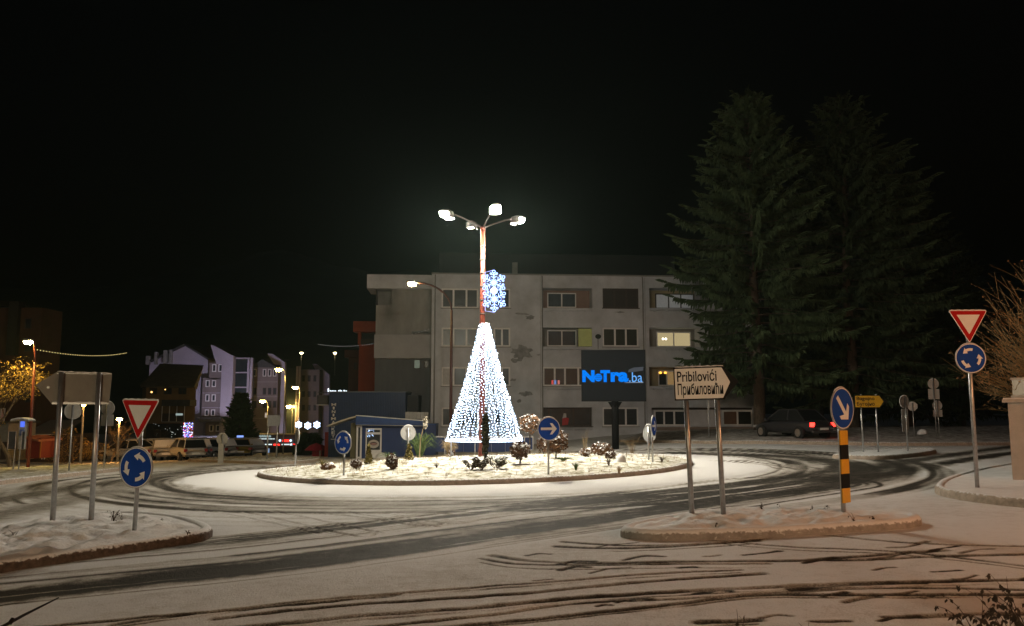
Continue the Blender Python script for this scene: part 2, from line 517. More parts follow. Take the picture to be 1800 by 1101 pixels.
# the through lane in the foreground: two wide worn wheel bands
track([(-260, 1003), (-60, 985), (150, 968), (400, 948), (600, 927), (800, 905), (1000, 884), (1150, 866), (1300, 851), (1400, 838), (1470, 824), (1490, 814)], 0.70, 0.62, 0.34, rut=0.012)
track([(-260, 1085), (-60, 1056), (150, 1031), (350, 1008), (550, 985), (750, 957), (950, 928), (1100, 905), (1250, 883), (1400, 864), (1500, 846), (1600, 826), (1700, 808), (1850, 786)], 0.76, 0.70, 0.34, rut=0.012, seed=2)
track([(-60, 1022), (150, 1000), (400, 978), (700, 944), (950, 912), (1150, 886)], 0.20, 0.42, 0.45, breakup=0.6, seed=3)
track([(-60, 1010), (200, 985), (450, 965), (700, 936), (950, 905)], 0.10, 0.40, 0.45, breakup=0.6, seed=4)
# fine parallel streaks along the through lane
Lc = world_line([(-260, 1042), (-60, 1020), (150, 1000), (400, 977), (600, 954), (800, 928), (1000, 903), (1200, 876), (1400, 850)], 8)
sd = np.full(gx.shape, 1e9); sv = np.zeros(gx.shape); sl = 0.0
for i in range(len(Lc) - 1):
    a, b = Lc[i], Lc[i + 1]; ab = b - a; L_ = np.hypot(*ab)
    t_ = np.clip(((gx - a[0]) * ab[0] + (gy - a[1]) * ab[1]) / L_ ** 2, 0, 1)
    ddx, ddy = gx - a[0] - t_ * ab[0], gy - a[1] - t_ * ab[1]; dd = np.hypot(ddx, ddy)
    k_ = dd < np.abs(sd); sg = np.sign(ab[0] * ddy - ab[1] * ddx)
    sd[k_] = (dd * sg)[k_]; sv[k_] = (sl + t_ * L_)[k_]; sl += L_
fall = sstep(2.4, 1.3, np.abs(sd)) * (1 - apr)
slush_shade = slush_shade + 0.07 * sstep(1.9, 1.2, np.abs(sd)) * (1 - apr)
slush_shade = slush_shade + fall * 0.62 * (streaks(sd, sv, 77, (4.0, 9.0, 19.0), 0.22) - 0.5)
rl = np.random.RandomState(9)
for k in range(34):
    o_ = rl.uniform(-2.0, 2.0); w_ = rl.uniform(0.03, 0.075); am = rl.choice([-0.26, -0.18, 0.22, 0.32, 0.26])
    bk = sstep(0.40, 0.58, vnoise(sv * 0.35 + 7 * k, sd * 0 + k, 300 + k))
    slush_shade = slush_shade + am * bk * (1 - apr) * np.exp(-((sd - o_ - 0.05 * np.sin(sv * 0.4 + k)) / w_) ** 2)
for k in range(44):
    o_ = rl.uniform(9.3, 14.2); w_ = rl.uniform(0.07, 0.13); am = rl.choice([-0.2, -0.14, 0.20, 0.28])
    bk = sstep(0.42, 0.60, vnoise(th * 2.2 + 7 * k, th * 0 + k, 400 + k)) * np.where((o_ > 12) & (front > 0.5), 0.35, 1.0)
    slush_shade = slush_shade + am * bk * (1 - apr) * np.exp(-((rr - o_ - 0.12 * np.sin(th * 2 + k)) / w_) ** 2)
# the road out to the left
track([(-160, 935), (0, 905), (130, 876), (250, 850), (340, 834), (430, 826), (520, 821), (600, 818)], 1.2, 0.50, 0.45, seed=5)
track([(-160, 905), (0, 880), (130, 858), (250, 840), (330, 829)], 0.9, 0.60, 0.45, seed=6)
track([(250, 850), (330, 862), (430, 873), (560, 881)], 1.0, 0.40, 0.45, seed=7)
track([(330, 826), (390, 818), (470, 815), (560, 814)], 1.2, 0.45, 0.45, seed=8)
# the road out to the right
track([(1440, 852), (1520, 828), (1600, 811), (1700, 796), (1850, 776)], 0.8, 0.66, 0.42, seed=9)
track([(1300, 812), (1400, 806), (1500, 803), (1560, 808), (1640, 806), (1750, 792), (1850, 780)], 0.5, 0.45, 0.45, seed=10)
track([(1180, 796), (1260, 799), (1340, 801), (1420, 806), (1480, 815), (1500, 828), (1470, 845)], 1.0, 0.70, 0.42, seed=12)
for k, dx in enumerate((0, 50, 95, 140)):
    track([(1285 + dx * 0.6, 868 - dx * .12), (1365 + dx * 0.5, 848 - dx * .05), (1395 + dx * 0.5, 833), (1345 + dx * 0.5, 820), (1250 + dx * .4, 812)], 0.16, 0.60, 0.35, breakup=0.3, seed=90 + k, wob=0.15)
# hatched lines under the snow in front
for a in ([(425, 899), (520, 920), (632, 944), (660, 938)], [(470, 897), (600, 923), (672, 938)], [(555, 902), (650, 912), (745, 926), (775, 922)],
          [(600, 899), (700, 915), (770, 927)], [(690, 905), (790, 921), (850, 914), (908, 906)], [(300, 889), (420, 908), (560, 938)], [(640, 903), (800, 903), (950, 900)]):
    track(a, 0.09, 0.45, 0.45, rut=0.02, ridge=0.012, breakup=0.4, seed=13)
# narrow ruts in the deeper near snow, coloured dark for slush and painted-in shade
ruts = [[(200, 1098), (420, 1070), (560, 1055), (720, 1042), (900, 1028), (1000, 1021), (1120, 1011), (1300, 1002)],
        [(380, 1088), (560, 1069), (700, 1058), (900, 1045), (1000, 1036), (1150, 1022), (1340, 1009)],
        [(420, 1104), (640, 1083), (840, 1068), (1000, 1053), (1200, 1040), (1400, 1030), (1600, 1024), (1840, 1019)],
        [(640, 1104), (850, 1083), (1000, 1063), (1250, 1050), (1400, 1039), (1600, 1034), (1840, 1039)],
        [(780, 1104), (1000, 1083), (1200, 1061), (1330, 1047), (1500, 1046), (1840, 1046)],
        [(865, 977), (930, 986), (1050, 990), (1250, 987), (1500, 985), (1640, 979), (1840, 974)],
        [(845, 982), (900, 991), (1000, 994), (1180, 992), (1350, 991)],
        [(990, 953), (1100, 959), (1250, 956), (1350, 947), (1430, 940), (1600, 955), (1840, 962)],
        [(980, 961), (1080, 964), (1200, 960), (1330, 951)],
        [(60, 1104), (300, 1082), (520, 1064), (700, 1046)],
        [(1390, 1036), (1500, 1029), (1620, 1026)], [(1430, 985), (1560, 975), (1660, 968)],
        [(1250, 950), (1400, 962), (1600, 972), (1840, 1000)],
        [(1560, 1086), (1700, 1081), (1840, 1078)], [(1230, 1094), (1330, 1091)], [(1430, 1094), (1490, 1092)]]
for k, a in enumerate(ruts):
    track(a, 0.095 + 0.025 * (k % 3), 0.70, 0.34, rut=0.026, ridge=0.003, breakup=0.25, seed=100 + k, wob=0.25)
    if k % 2 == 0: track([(x_, y_ + 5 + (k % 4)) for x_, y_ in a], 0.055, 0.60, 0.40, rut=0.012, ridge=0.002, breakup=0.6, seed=150 + k, wob=0.25)
rnd = random.Random(5)
for k in range(30):
    a = rnd.uniform(900, 1840); b = rnd.uniform(955, 1095); l = rnd.uniform(18, 70)
    track([(a, b), (a + l * 0.5, b - l * rnd.uniform(0.02, 0.12)), (a + l, b - l * rnd.uniform(0.05, 0.2))], rnd.uniform(0.05, 0.09), rnd.uniform(0.55, 0.85), 0.4, rut=0.016, ridge=0.003, seed=200 + k)
# far snow verges stay pale but dirty
hgt += 0.012 * (fbm(gx * 2.3, gy * 2.3, 31) - 0.5) + 0.02 * sstep(10, 6, gy) * (fbm(gx * 6, gy * 6, 33) - 0.5)
slush_shade = np.where(gy > 11.0, np.clip(slush_shade, 0.0, 0.70), np.clip(slush_shade, 0.0, 0.80))
hgt = np.maximum(hgt, -0.05)
gzv = gz(gx, gy) + hgt
n_r, n_c = GX.shape
idx = np.arange(n_r * n_c).reshape(n_r, n_c)
Fq = np.stack([idx[:-1, :-1], idx[:-1, 1:], idx[1:, 1:], idx[1:, :-1]], -1).reshape(-1, 4)
road = fast_mesh('road', np.stack([gx, gy, gzv], -1), Fq, m_road, smooth=True)
att = road.data.attributes.new('slush_shade', 'FLOAT', 'POINT')
att.data.foreach_set('value', slush_shade.astype(np.float32))
tag(road, kind='structure')

# --- raised islands and pavements: a mound of snow with a kerb round it
def island(name, boundary, h, crown, rings=26, lump=0.05, lscale=4.0, kerb_w=0.14, m_top=None, seed=1, step=0.12, kerb_mat=None):
    """boundary: closed world (x, y) loop; the snow inside bulges, the kerb is its own part"""
    B = []
    n0 = len(boundary)
    for i in range(n0):
        a = np.array(boundary[i]); b = np.array(boundary[(i + 1) % n0])
        k = max(1, int(np.linalg.norm(b - a) / step))
        for j in range(k): B.append(a + (b - a) * j / k)
    B = np.array(B); n = len(B)
    for _ in range(3): B = 0.5 * B + 0.25 * (np.roll(B, 1, 0) + np.roll(B, -1, 0))
    c = B.mean(0)
    root = None
    V = []
    tt = np.linspace(1, 0, rings + 1)[:-1]
    tan = np.roll(B, -1, 0) - np.roll(B, 1, 0); nrm = np.stack([tan[:, 1], -tan[:, 0]], 1); nrm /= np.linalg.norm(nrm, axis=1)[:, None] + 1e-9
    if ((B - c) * nrm).sum() < 0: nrm = -nrm
    Bi = B - nrm * (kerb_w * 0.75)
    for t in tt:
        p = c + (Bi - c) * t
        z = gz(p[:, 0], p[:, 1]) + h - 0.01 + crown * (1 - t ** 2) + lump * (fbm(p[:, 0] * lscale, p[:, 1] * lscale, seed, 4) - 0.42) * min(1, (1 - t) * 6 + 0.05)
        V.append(np.column_stack([p, z]))
    zc = float(gz(*c)) + h + crown
    V = np.concatenate(V + [np.array([[c[0], c[1], zc]])])
    F = []
    for r in range(rings - 1):
        for j in range(n):
            q = (j + 1) % n
            F.append((r * n + j, r * n + q, (r + 1) * n + q, (r + 1) * n + j))
    cidx = len(V) - 1
    for j in range(n):
        q = (j + 1) % n
        F.append(((rings - 1) * n + j, (rings - 1) * n + q, cidx, cidx))
    me = bpy.data.meshes.new(name)
    me.from_pydata(V.tolist(), [], [f if f[2] != f[3] else f[:3] for f in F]); me.update()
    me.polygons.foreach_set('use_smooth', [True] * len(me.polygons))
    me.materials.append(m_top or m_snow)
    o = bpy.data.objects.new(name, me); COL.objects.link(o)
    tag(o, kind='structure')
    prof = [(0.03, -0.25), (0.03, h * 0.55), (0.015, h - 0.02), (-0.02, h + 0.012), (-kerb_w * 0.5, h + 0.022), (-kerb_w, h + 0.005), (-kerb_w - 0.05, h - 0.06)]
    V = []
    for off, z in prof:
        p = B + nrm * off
        zz = gz(B[:, 0], B[:, 1]) + z + 0.006 * (fbm(p[:, 0] * 6, p[:, 1] * 6, seed + 5) - 0.5) * (z > h * 0.4)
        V.append(np.column_stack([p + nrm * (0.010 * (fbm(p[:, 0] * 2, p[:, 1] * 2, seed + 9) - 0.5))[:, None], zz]))
    V = np.concatenate(V); F = []
    for r in range(len(prof) - 1):
        for j in range(n):
            q = (j + 1) % n
            F.append((r * n + j, r * n + q, (r + 1) * n + q, (r + 1) * n + j))
    k = fast_mesh('kerb', V, F, kerb_mat or m_kerb, o, smooth=True)
    bm = bmesh.new(); bm.from_mesh(k.data); bmesh.ops.recalc_face_normals(bm, faces=bm.faces); bm.to_mesh(k.data); bm.free()
    return o

def pix_loop(pix, n=5):
    return [tuple(G(a, b).xy) for a, b in smooth_line(pix + [pix[0]], n)[:-1]]

circ = [(ISL[0] + ISL_R * math.cos(a), ISL[1] + ISL_R * math.sin(a)) for a in np.linspace(0, 2 * PI, 180, endpoint=False)]
island('roundabout_island', circ, 0.15, 0.22, rings=46, lump=0.09, lscale=2.6, m_top=m_snowgrass, seed=51)
left_loop = pix_loop([(-420, 1075), (-150, 1035), (0, 1007), (120, 988), (250, 968), (330, 955), (370, 945), (355, 932), (300, 918), (210, 912), (100, 921), (0, 936), (-200, 972), (-420, 1020)])
island('splitter_island', left_loop, 0.13, 0.05, rings=40, lump=0.19, lscale=5.2, seed=61, step=0.08, kerb_mat=m_kerb_dark)
right_loop = pix_loop([(1092, 944), (1130, 950), (1250, 949), (1380, 944), (1500, 936), (1590, 930), (1618, 923), (1600, 917), (1530, 913), (1420, 908), (1330, 906), (1230, 912), (1150, 926), (1105, 936)])
island('splitter_island', right_loop, 0.13, 0.06, rings=40, lump=0.19, lscale=5.2, seed=71, step=0.08, kerb_mat=m_kerb_snow)
far_loop = pix_loop([(1462, 806), (1500, 808), (1560, 808), (1620, 802), (1645, 797), (1630, 794), (1580, 794), (1510, 797)])
island('splitter_island', far_loop, 0.12, 0.03, rings=10, lump=0.04, lscale=4, seed=81)
pave_loop = pix_loop([(1645, 866), (1660, 874), (1720, 884), (1800, 893), (1950, 908), (2300, 930), (2300, 830), (1960, 816), (1800, 822), (1740, 830), (1690, 842), (1655, 855)])
island('pavement', pave_loop, 0.14, 0.01, rings=24, lump=0.03, lscale=4, seed=91)
lverge_loop = pix_loop([(-420, 905), (-100, 868), (0, 853), (100, 841), (190, 831), (215, 826), (160, 822), (60, 820), (-60, 822), (-420, 850)])
island('pavement', lverge_loop, 0.12, 0.02, rings=18, lump=0.05, lscale=3, m_top=m_snowgrass, seed=95)
bverge_loop = [(9.5, 40.5), (12, 38.6), (17, 36.5), (24, 37.5), (36, 43), (60, 56), (60, 75), (20, 59), (9, 58), (6, 48)]
m_verge = mat('leaf_littered_snow', (0.28, 0.22, 0.17), rough=0.9, var=0.5, scale=2.5, bump=1.0, bscale=8, col2=(0.72, 0.70, 0.68))
island('verge', bverge_loop, 0.14, 0.35, rings=24, lump=0.22, lscale=1.6, m_top=m_verge, seed=97, step=0.4)
fverge_loop = pix_loop([(330, 812), (400, 814), (480, 817), (545, 814), (560, 808), (500, 805), (420, 806), (350, 808)])
island('verge', fverge_loop, 0.14, 0.10, rings=14, lump=0.10, lscale=2, m_top=m_snowgrass, seed=98, step=0.25)

# --- dark wooded hills round the town
def hills(name, y0, h, seed, xr):
    xs = np.linspace(-xr, xr, 160); ts = np.linspace(0, 1, 14)
    X, T = np.meshgrid(xs, ts)
    prof = h * (0.55 + 0.75 * fbm(X / 160.0 + 3, X * 0 + seed, seed, 4))
    Yv = y0 + T * 260
    Zv = -9 + prof * sstep(0, 1, T) + 4.0 * (fbm(X / 5.0, Yv / 5.0, seed + 3, 3) - 0.5) * T
    idx = np.arange(X.size).reshape(X.shape)
    F = np.stack([idx[:-1, :-1], idx[:-1, 1:], idx[1:, 1:], idx[1:, :-1]], -1).reshape(-1, 4)
    o = fast_mesh(name, np.stack([X, Yv, Zv], -1).reshape(-1, 3), F, mat('dark_forest', (0.02, 0.03, 0.02), rough=0.95, var=0.5, scale=0.05))
    return tag(o, kind='structure')
hills('hills', 240, 95, 7, 700)

# ================================================================== LAMPS, SIGNS, LIGHTS
def lamp_head(parent, p, direction, bowl_mat, size=1.0, added_visor=False):
    """flat street-lamp head at p, pointing away from its pole; glowing bowl below"""
    d = Vector((direction[0], direction[1], 0)).normalized()
    rz = math.atan2(d.y, d.x)
    M = Matrix.Translation(p) @ Matrix.Rotation(rz, 4, 'Z') @ Matrix.Scale(size, 4)
    h = MB().lathe([(0.001, 0.10), (0.10, 0.085), (0.15, 0.045), (0.165, 0.0), (0.15, -0.01)], 12)
    for i in range(len(h.v)):
        x, y, z = h.v[i]; h.v[i] = (x * 1.6, y, z)
    h.xf(M)
    ho = h.build('lamp_head', m_lampgrey, parent, smooth=True)
    b = MB().lathe([(0.145, -0.012), (0.150, -0.06), (0.135, -0.12), (0.085, -0.165), (0.001, -0.185)], 14)
    for i in range(len(b.v)):
        x, y, z = b.v[i]; b.v[i] = (x * 1.3, y * 1.0, z)
    b.xf(M)
    b.build('lamp_bowl', bowl_mat, ho, smooth=True)
    if added_visor:
        v = MB(); n_ = 12  # added shield that keeps the lamp's light off the mast pole
        for k in range(n_):
            a0, a1 = R(100 + 160 * k / n_), R(100 + 160 * (k + 1) / n_)
            q = [(0.30 * math.cos(a0), 0.20 * math.sin(a0)), (0.30 * math.cos(a1), 0.20 * math.sin(a1))]
            v.quad((*q[0], 0.02), (*q[1], 0.02), (q[1][0] * 1.08, q[1][1] * 1.08, -0.22), (q[0][0] * 1.08, q[0][1] * 1.08, -0.22))
        v.xf(M); v.build('added_visor', m_lampgrey, ho)
    return ho

# --- four-armed mast in the middle of the roundabout
mast_base = P(847, 796, 27.5); mx0, my0 = mast_base.x, mast_base.y
mz0 = float(gz(mx0, my0) + mound(mx0, my0)) - 0.05
mast_top = P(851, 402, my0).z - mz0
mast = thing('street_lamp', 'tall red lamp mast with four lit lamps rising out of the light cone', 'street lamp', (mx0, my0, mz0))
MB().tube([(0, 0, 0), (0, 0, 2.2), (0, 0, mast_top * 0.6), (0.01, 0, mast_top)], [0.11, 0.10, 0.085, 0.07], 14).build('pole', m_redpole, mast, smooth=True)
MB().lathe([(0.20, 0), (0.20, 0.04), (0.12, 0.05), (0.12, 0.3), (0.105, 0.32)], 14).build('base_flange', m_redpole, mast)
MB().lathe([(0.085, mast_top - 0.08), (0.085, mast_top + 0.05), (0.03, mast_top + 0.09)], 12).build('pole_cap', m_redpole, mast)
for k in range(6):
    zz = mast_top * (0.62 + 0.06 * k)
    MB().lathe([(0.098, zz), (0.098, zz + 0.03)], 12).build('band', m_steel, mast)
for a, L_ in ((R(200), 1.2), (R(20), 1.2), (R(-70), 1.25), (R(110), 1.25)):
    dx, dy = math.cos(a), math.sin(a)
    MB().tube([(0, 0, mast_top), (dx * L_ * 0.3, dy * L_ * 0.3, mast_top + 0.18), (dx * L_ * 0.7, dy * L_ * 0.7, mast_top + 0.36), (dx * L_, dy * L_, mast_top + 0.44)], 0.028, 8).build('arm', m_steel, mast, smooth=True)
    lamp_head(mast, Vector((dx * (L_ + 0.12), dy * (L_ + 0.12), mast_top + 0.46)), (dx, dy), g_mast, 0.95, added_visor=True)

# --- cone of light strings round the mast
g_led = glow('led_white_blue', (0.60, 0.77, 1.0), L_LED)
g_led_hot = glow('led_white_hot', (0.92, 0.96, 1.0), L_LED * 3)
m_cable = mat('dark_cable', (0.02, 0.025, 0.03), rough=0.6)
cone = thing('light_tree', 'cone shaped Christmas tree of white light strings hung from the mast', 'light tree', (mx0 + 0.07, my0, mz0))
z_top = P(850, 569, my0).z - mz0; z_bot = P(850, 773, my0).z - mz0
rt, rb = 0.12, 1.24
NS = 58
rnd = random.Random(3)
m_frame = mat('white_steel_ring', (0.6, 0.6, 0.62), rough=0.4)
for nm, r_, z_ in (('top_ring', rt, z_top), ('base_ring', rb, z_bot)):
    MB().tube([(r_ * math.cos(2 * PI * k / 40), r_ * math.sin(2 * PI * k / 40), z_) for k in range(41)], 0.016, 6, cap=False).build(nm, m_frame, cone)
for k in range(3):
    a = R(35 + 120 * k)
    MB().tube([(rb * math.cos(a), rb * math.sin(a), z_bot), (rb * math.cos(a), rb * math.sin(a), z_bot - 0.62)], 0.018, 6).build('leg', m_frame, cone)
for k in range(6):
    a = R(15 + 60 * k)
    MB().tube([(0.1 * math.cos(a), 0.1 * math.sin(a), z_bot), (rb * math.cos(a), rb * math.sin(a), z_bot)], 0.010, 5).build('spoke', m_frame, cone)
OCT = [(1, 0, 0), (-1, 0, 0), (0, 1, 0), (0, -1, 0), (0, 0, 1), (0, 0, -1)]
OCF = [(0, 2, 4), (2, 1, 4), (1, 3, 4), (3, 0, 4), (2, 0, 5), (1, 2, 5), (3, 1, 5), (0, 3, 5)]
hot = MB()
for k in range(NS):
    a0 = 2 * PI * k / NS + rnd.uniform(-0.03, 0.03)
    pts = []; bl = MB()
    nb = 42; ph = rnd.random()
    for j in range(nb + 1):
        t = j / nb; a = a0 + 0.012 * math.sin(9 * t + k); r_ = rt + (rb - rt) * t - 0.05 * math.sin(PI * t)
        pts.append((r_ * math.cos(a), r_ * math.sin(a), z_top + (z_bot - z_top) * t))
        t2 = (j + ph) / (nb + 1); r2 = rt + (rb - rt) * t2 - 0.05 * math.sin(PI * t2) + rnd.uniform(-0.05, 0.05)
        a += rnd.uniform(-0.03, 0.03) / max(r2, 0.3)
        s = rnd.uniform(0.011, 0.017)
        tgt = hot if rnd.random() < 0.012 else bl
        if tgt is hot: s = 0.032
        c = (r2 * math.cos(a), r2 * math.sin(a), z_top + (z_bot - z_top) * t2)
        tgt.add([(c[0] + x * s, c[1] + y * s, c[2] + z * s) for x, y, z in OCT], OCF)
    so = MB().tube(pts[::5], 0.004, 3, cap=False).build('light_string', m_cable, cone)
    tag(bl.build('bulbs', g_led, so), kind='stuff')
tag(hot.build('flash_bulbs', g_led_hot, cone), kind='stuff')
rim = MB()
for k in range(150):
    a = 2 * PI * k / 150; s = 0.020
    for r_, z_ in ((rb + 0.02, z_bot - 0.02),):
        c = (r_ * math.cos(a), r_ * math.sin(a), z_)
        rim.add([(c[0] + x * s, c[1] + y * s, c[2] + z * s) for x, y, z in OCT], OCF)
tag(rim.build('rim_bulbs', g_led, cone), kind='stuff')

# --- two glowing snowflakes bracketed to the mast
g_flake = glow('snowflake_led', (0.30, 0.45, 1.0), 4.0)
g_flake_w = glow('snowflake_led_core', (0.75, 0.85, 1.0), 6.0)
flake = thing('snowflake_light', 'pair of glowing blue white snowflakes bracketed to the red mast', 'light motif', (mx0, my0 - 0.12, mz0))
def px_local(px, py): 
    p = P(px, py, my0 - 0.12); return (p.x - mx0, p.z - mz0)
fa = px_local(853, 479); fb = px_local(853, 547); ft = px_local(868, 475); fd = px_local(869, 549)
MB().tube([(ft[0], 0, ft[1]), (fa[0], 0, fa[1]), (fb[0], 0, fb[1]), (fd[0], 0, fd[1])], 0.012, 6).build('bracket', glow('bracket_led', (0.45, 0.5, 1.0), 2.0), flake)
def snowflake(parent, c, rad, rot, name='snowflake', g1=None, thin=1.0):
    mb = MB(); 
    for k in range(6):
        a = rot + PI / 3 * k; d = Vector((math.cos(a), 0, math.sin(a))); n_ = Vector((-math.sin(a), 0, math.cos(a)))
        C = Vector((c[0], 0, c[1]))
        mb.tube([C, C + d * rad * 0.86], 0.016 * thin, 5)
        e = C + d * rad * 0.93
        mb.tube([e + Vector((math.cos(w), 0, math.sin(w))) * rad * 0.12 for w in np.linspace(0, 2 * PI, 11)], 0.013 * thin, 5, cap=False)
        for f_ in (0.40, 0.62):
            for s in (-1, 1):
                q = C + d * rad * f_
                tip = q + (d * 0.6 + n_ * s) * rad * 0.24
                mb.tube([q, tip], 0.013 * thin, 5)
                if f_ > 0.5:
                    mb.tube([tip + Vector((math.cos(w), 0, math.sin(w))) * rad * 0.075 for w in np.linspace(0, 2 * PI, 9)], 0.011 * thin, 5, cap=False)
        a2 = a + PI / 6
        m_ = C + Vector((math.cos(a2), 0, math.sin(a2))) * rad * 0.34
        mb.tube([C, m_], 0.014 * thin, 5)
    return mb.build(name, g1 or g_flake, parent)
snowflake(flake, px_local(868, 497), 0.40, PI / 2)
snowflake(flake, px_local(869, 526), 0.40, PI / 2)
MB().lathe([(0.10, -0.01), (0.10, 0.01)], 12, (px_local(868, 511)[0], 0, px_local(868, 511)[1]), 'y').build('core', g_flake_w, flake)

# --- other street lamps
def lamp_post(label, base, head, pole_mat, bowl, r=0.07, bend=1.0, size=1.0, group=None):
    t = thing('street_lamp', label, 'street lamp', base, 0, group)
    h = Vector(head) - Vector(base)
    horiz = Vector((h.x, h.y, 0))
    if horiz.length < 0.15:
        MB().tube([(0, 0, -0.3), (0, 0, h.z * 0.5), (h.x, h.y, h.z)], [r, r * 0.85, r * 0.6], 10).build('pole', pole_mat, t, smooth=True)
        lamp_head(t, Vector((h.x, h.y, h.z + 0.02)), (1, 0), bowl, size)
        return t
    d = horiz.normalized()
    pts = [(0, 0, -0.3), (0, 0, h.z * 0.4)]; z1 = h.z - bend
    pts.append((0, 0, z1))
    arm = []
    for k in range(8):
        w = PI / 2 * k / 7
        arm.append((d.x * horiz.length * (1 - math.cos(w)), d.y * horiz.length * (1 - math.cos(w)), z1 + bend * math.sin(w)))
    MB().tube(pts, [r, r * 0.9, r * 0.7], 10).build('pole', pole_mat, t, smooth=True)
    MB().tube(arm, r * 0.55, 8).build('arm', pole_mat, t, smooth=True)
    lamp_head(t, Vector((h.x + d.x * 0.2, h.y + d.y * 0.2, h.z)), (d.x, d.y), bowl, size)
    return t
b = P(792, 780, 44.0); hd = P(731, 497, 44.0)
lamp_post('curved dark red street lamp glowing yellow in front of the apartment block', (b.x, 44.0, float(gz(b.x, 44))), hd, mat('dark_red_paint', (0.05, 0.012, 0.010), rough=0.5), glow('yellow_lamp_a', (1.0, 0.74, 0.30), 260), r=0.09, bend=1.5, size=1.15)
b = P(57, 700, 38); hd = P(57, 599, 38)
lamp_post('yellow street lamp on an orange post above the lit tree at far left', (b.x, 38, float(gz(b.x, 38))), hd, m_redpole, glow('yellow_lamp_b', (1.0, 0.66, 0.16), 700), r=0.075, size=1.0)
def far_lamp(px, py, y, label, base_off=0.6, st=120, size=1.0, col=(1.0, 0.6, 0.14)):
    hd = P(px, py, y); bx = hd.x + base_off
    lamp_post(label, (bx, y, float(gz(bx, y))), hd, m_lampgrey, glow('far_lamp_%d' % px, col, st), r=0.08, bend=0.8, size=size)
far_lamp(493, 648, 95, 'yellow street lamp nearest and highest before the far apartment row', st=240, size=1.9)
far_lamp(521, 680, 140, 'yellow street lamp at the far end beside the tall pale wall edge', st=260, size=2.4)
far_lamp(464, 704, 120, 'lower yellow street lamp in front of the brown facade', st=240, size=2.0)
far_lamp(509, 713, 170, 'lowest yellow street lamp down the far street', st=260, size=2.8)
far_lamp(147, 712, 52, 'orange lamp on a slim post seen just below the blank arrow board', base_off=0.0, st=200, size=0.6, col=(1.0, 0.42, 0.08))
far_lamp(210, 736, 53, 'small orange lamp on a post behind the snowy parked cars', base_off=0.0, st=420, size=0.9, col=(1.0, 0.45, 0.10))
for px, lab in ((530, 'tiny yellow lamp high on the dark hillside, left one'), (589, 'tiny yellow lamp high on the dark hillside, right one')):
    hd = P(px, 620, 262); bz = hd.z - 7
    lamp_post(lab, (hd.x, 262, bz), hd, m_lampgrey, glow('hill_lamp', (1.0, 0.75, 0.35), 60), r=0.10, size=2.4)
# the road's lamps on the photographer's side, just out of the picture
lamp_post('orange street lamp over the near road to the right of the camera', (16.5, 3.0, 0.2), (15.2, 3.2, 6.2), m_lampgrey, glow('orange_lamp_near', (1.0, 0.42, 0.18), 2500), r=0.08, bend=1.0, size=1.2)
lamp_post('warm street lamp over the near road to the left of the camera', (-9.0, -17.0, -0.2), (-7.8, -16.4, 5.4), m_lampgrey, glow('warm_lamp_near', (1.0, 0.77, 0.46), 6000), r=0.08, bend=1.0, size=1.2)

# ------------------------------------------------------------------ sign parts
def circle(r, n=40, c=(0, 0)): return [(c[0] + r * math.cos(2 * PI * k / n), c[1] + r * math.sin(2 * PI * k / n)) for k in range(n)]
def rounded(poly, rad, n=5):
    out = []; k = len(poly)
    for i in range(k):
        p = Vector(poly[i]); a = (Vector(poly[i - 1]) - p).normalized(); b_ = (Vector(poly[(i + 1) % k]) - p).normalized()
        for j in range(n + 1):
            t = j / n
            q = p + a * rad * (1 - t) ** 2 + b_ * rad * t ** 2
            out.append((q.x, q.y))
    return out
def arc_arrow(c, R_, head_deg, span=72):
    t1 = R(head_deg); t0 = t1 - R(span); tm = t1 - R(30)
    ro, ri, rc = R_ * 0.68, R_ * 0.50, R_ * 0.59
    pts = [(rc, t1)]
    pts += [(R_ * 0.80, tm)]
    pts += [(ro, tm + (t0 - tm) * k / 8) for k in range(9)]
    pts += [(ri, t0 + (tm - t0) * k / 8) for k in range(9)]
    pts += [(R_ * 0.38, tm)]
    return [(c[0] + r * math.cos(t), c[1] + r * math.sin(t)) for r, t in pts]
def plate(name, outline, m, parent, y0, y1): 
    return MB().prism(outline, y0, y1).build(name, m, parent)
def cap_arc(parent, r, zc, a0=50, a1=130, th=0.014, y=0.005):
    pts = [((r + 0.004) * math.cos(R(a)), y, zc + (r + 0.004) * math.sin(R(a))) for a in np.linspace(a0, a1, 12)]
    rad = [0.003 + th * math.sin(PI * k / 11) ** 0.6 for k in range(12)]
    MB().tube(pts, rad, 7).build('snow_cap', m_snowcap, parent, smooth=True)
def post(root, top, r=0.03, x=0.0, y=0.045, name='post', m=None, bottom=-0.25):
    return MB().tube([(x, y, bottom), (x, y, top)], r, 12).build(name, m or m_steel, root, smooth=True)
def brackets(root, zs, x=0.0, w=0.1):
    for z in zs: MB().box(x - w, x + w, 0.005, 0.035, z - 0.018, z + 0.018).build('clamp', m_steel, root)
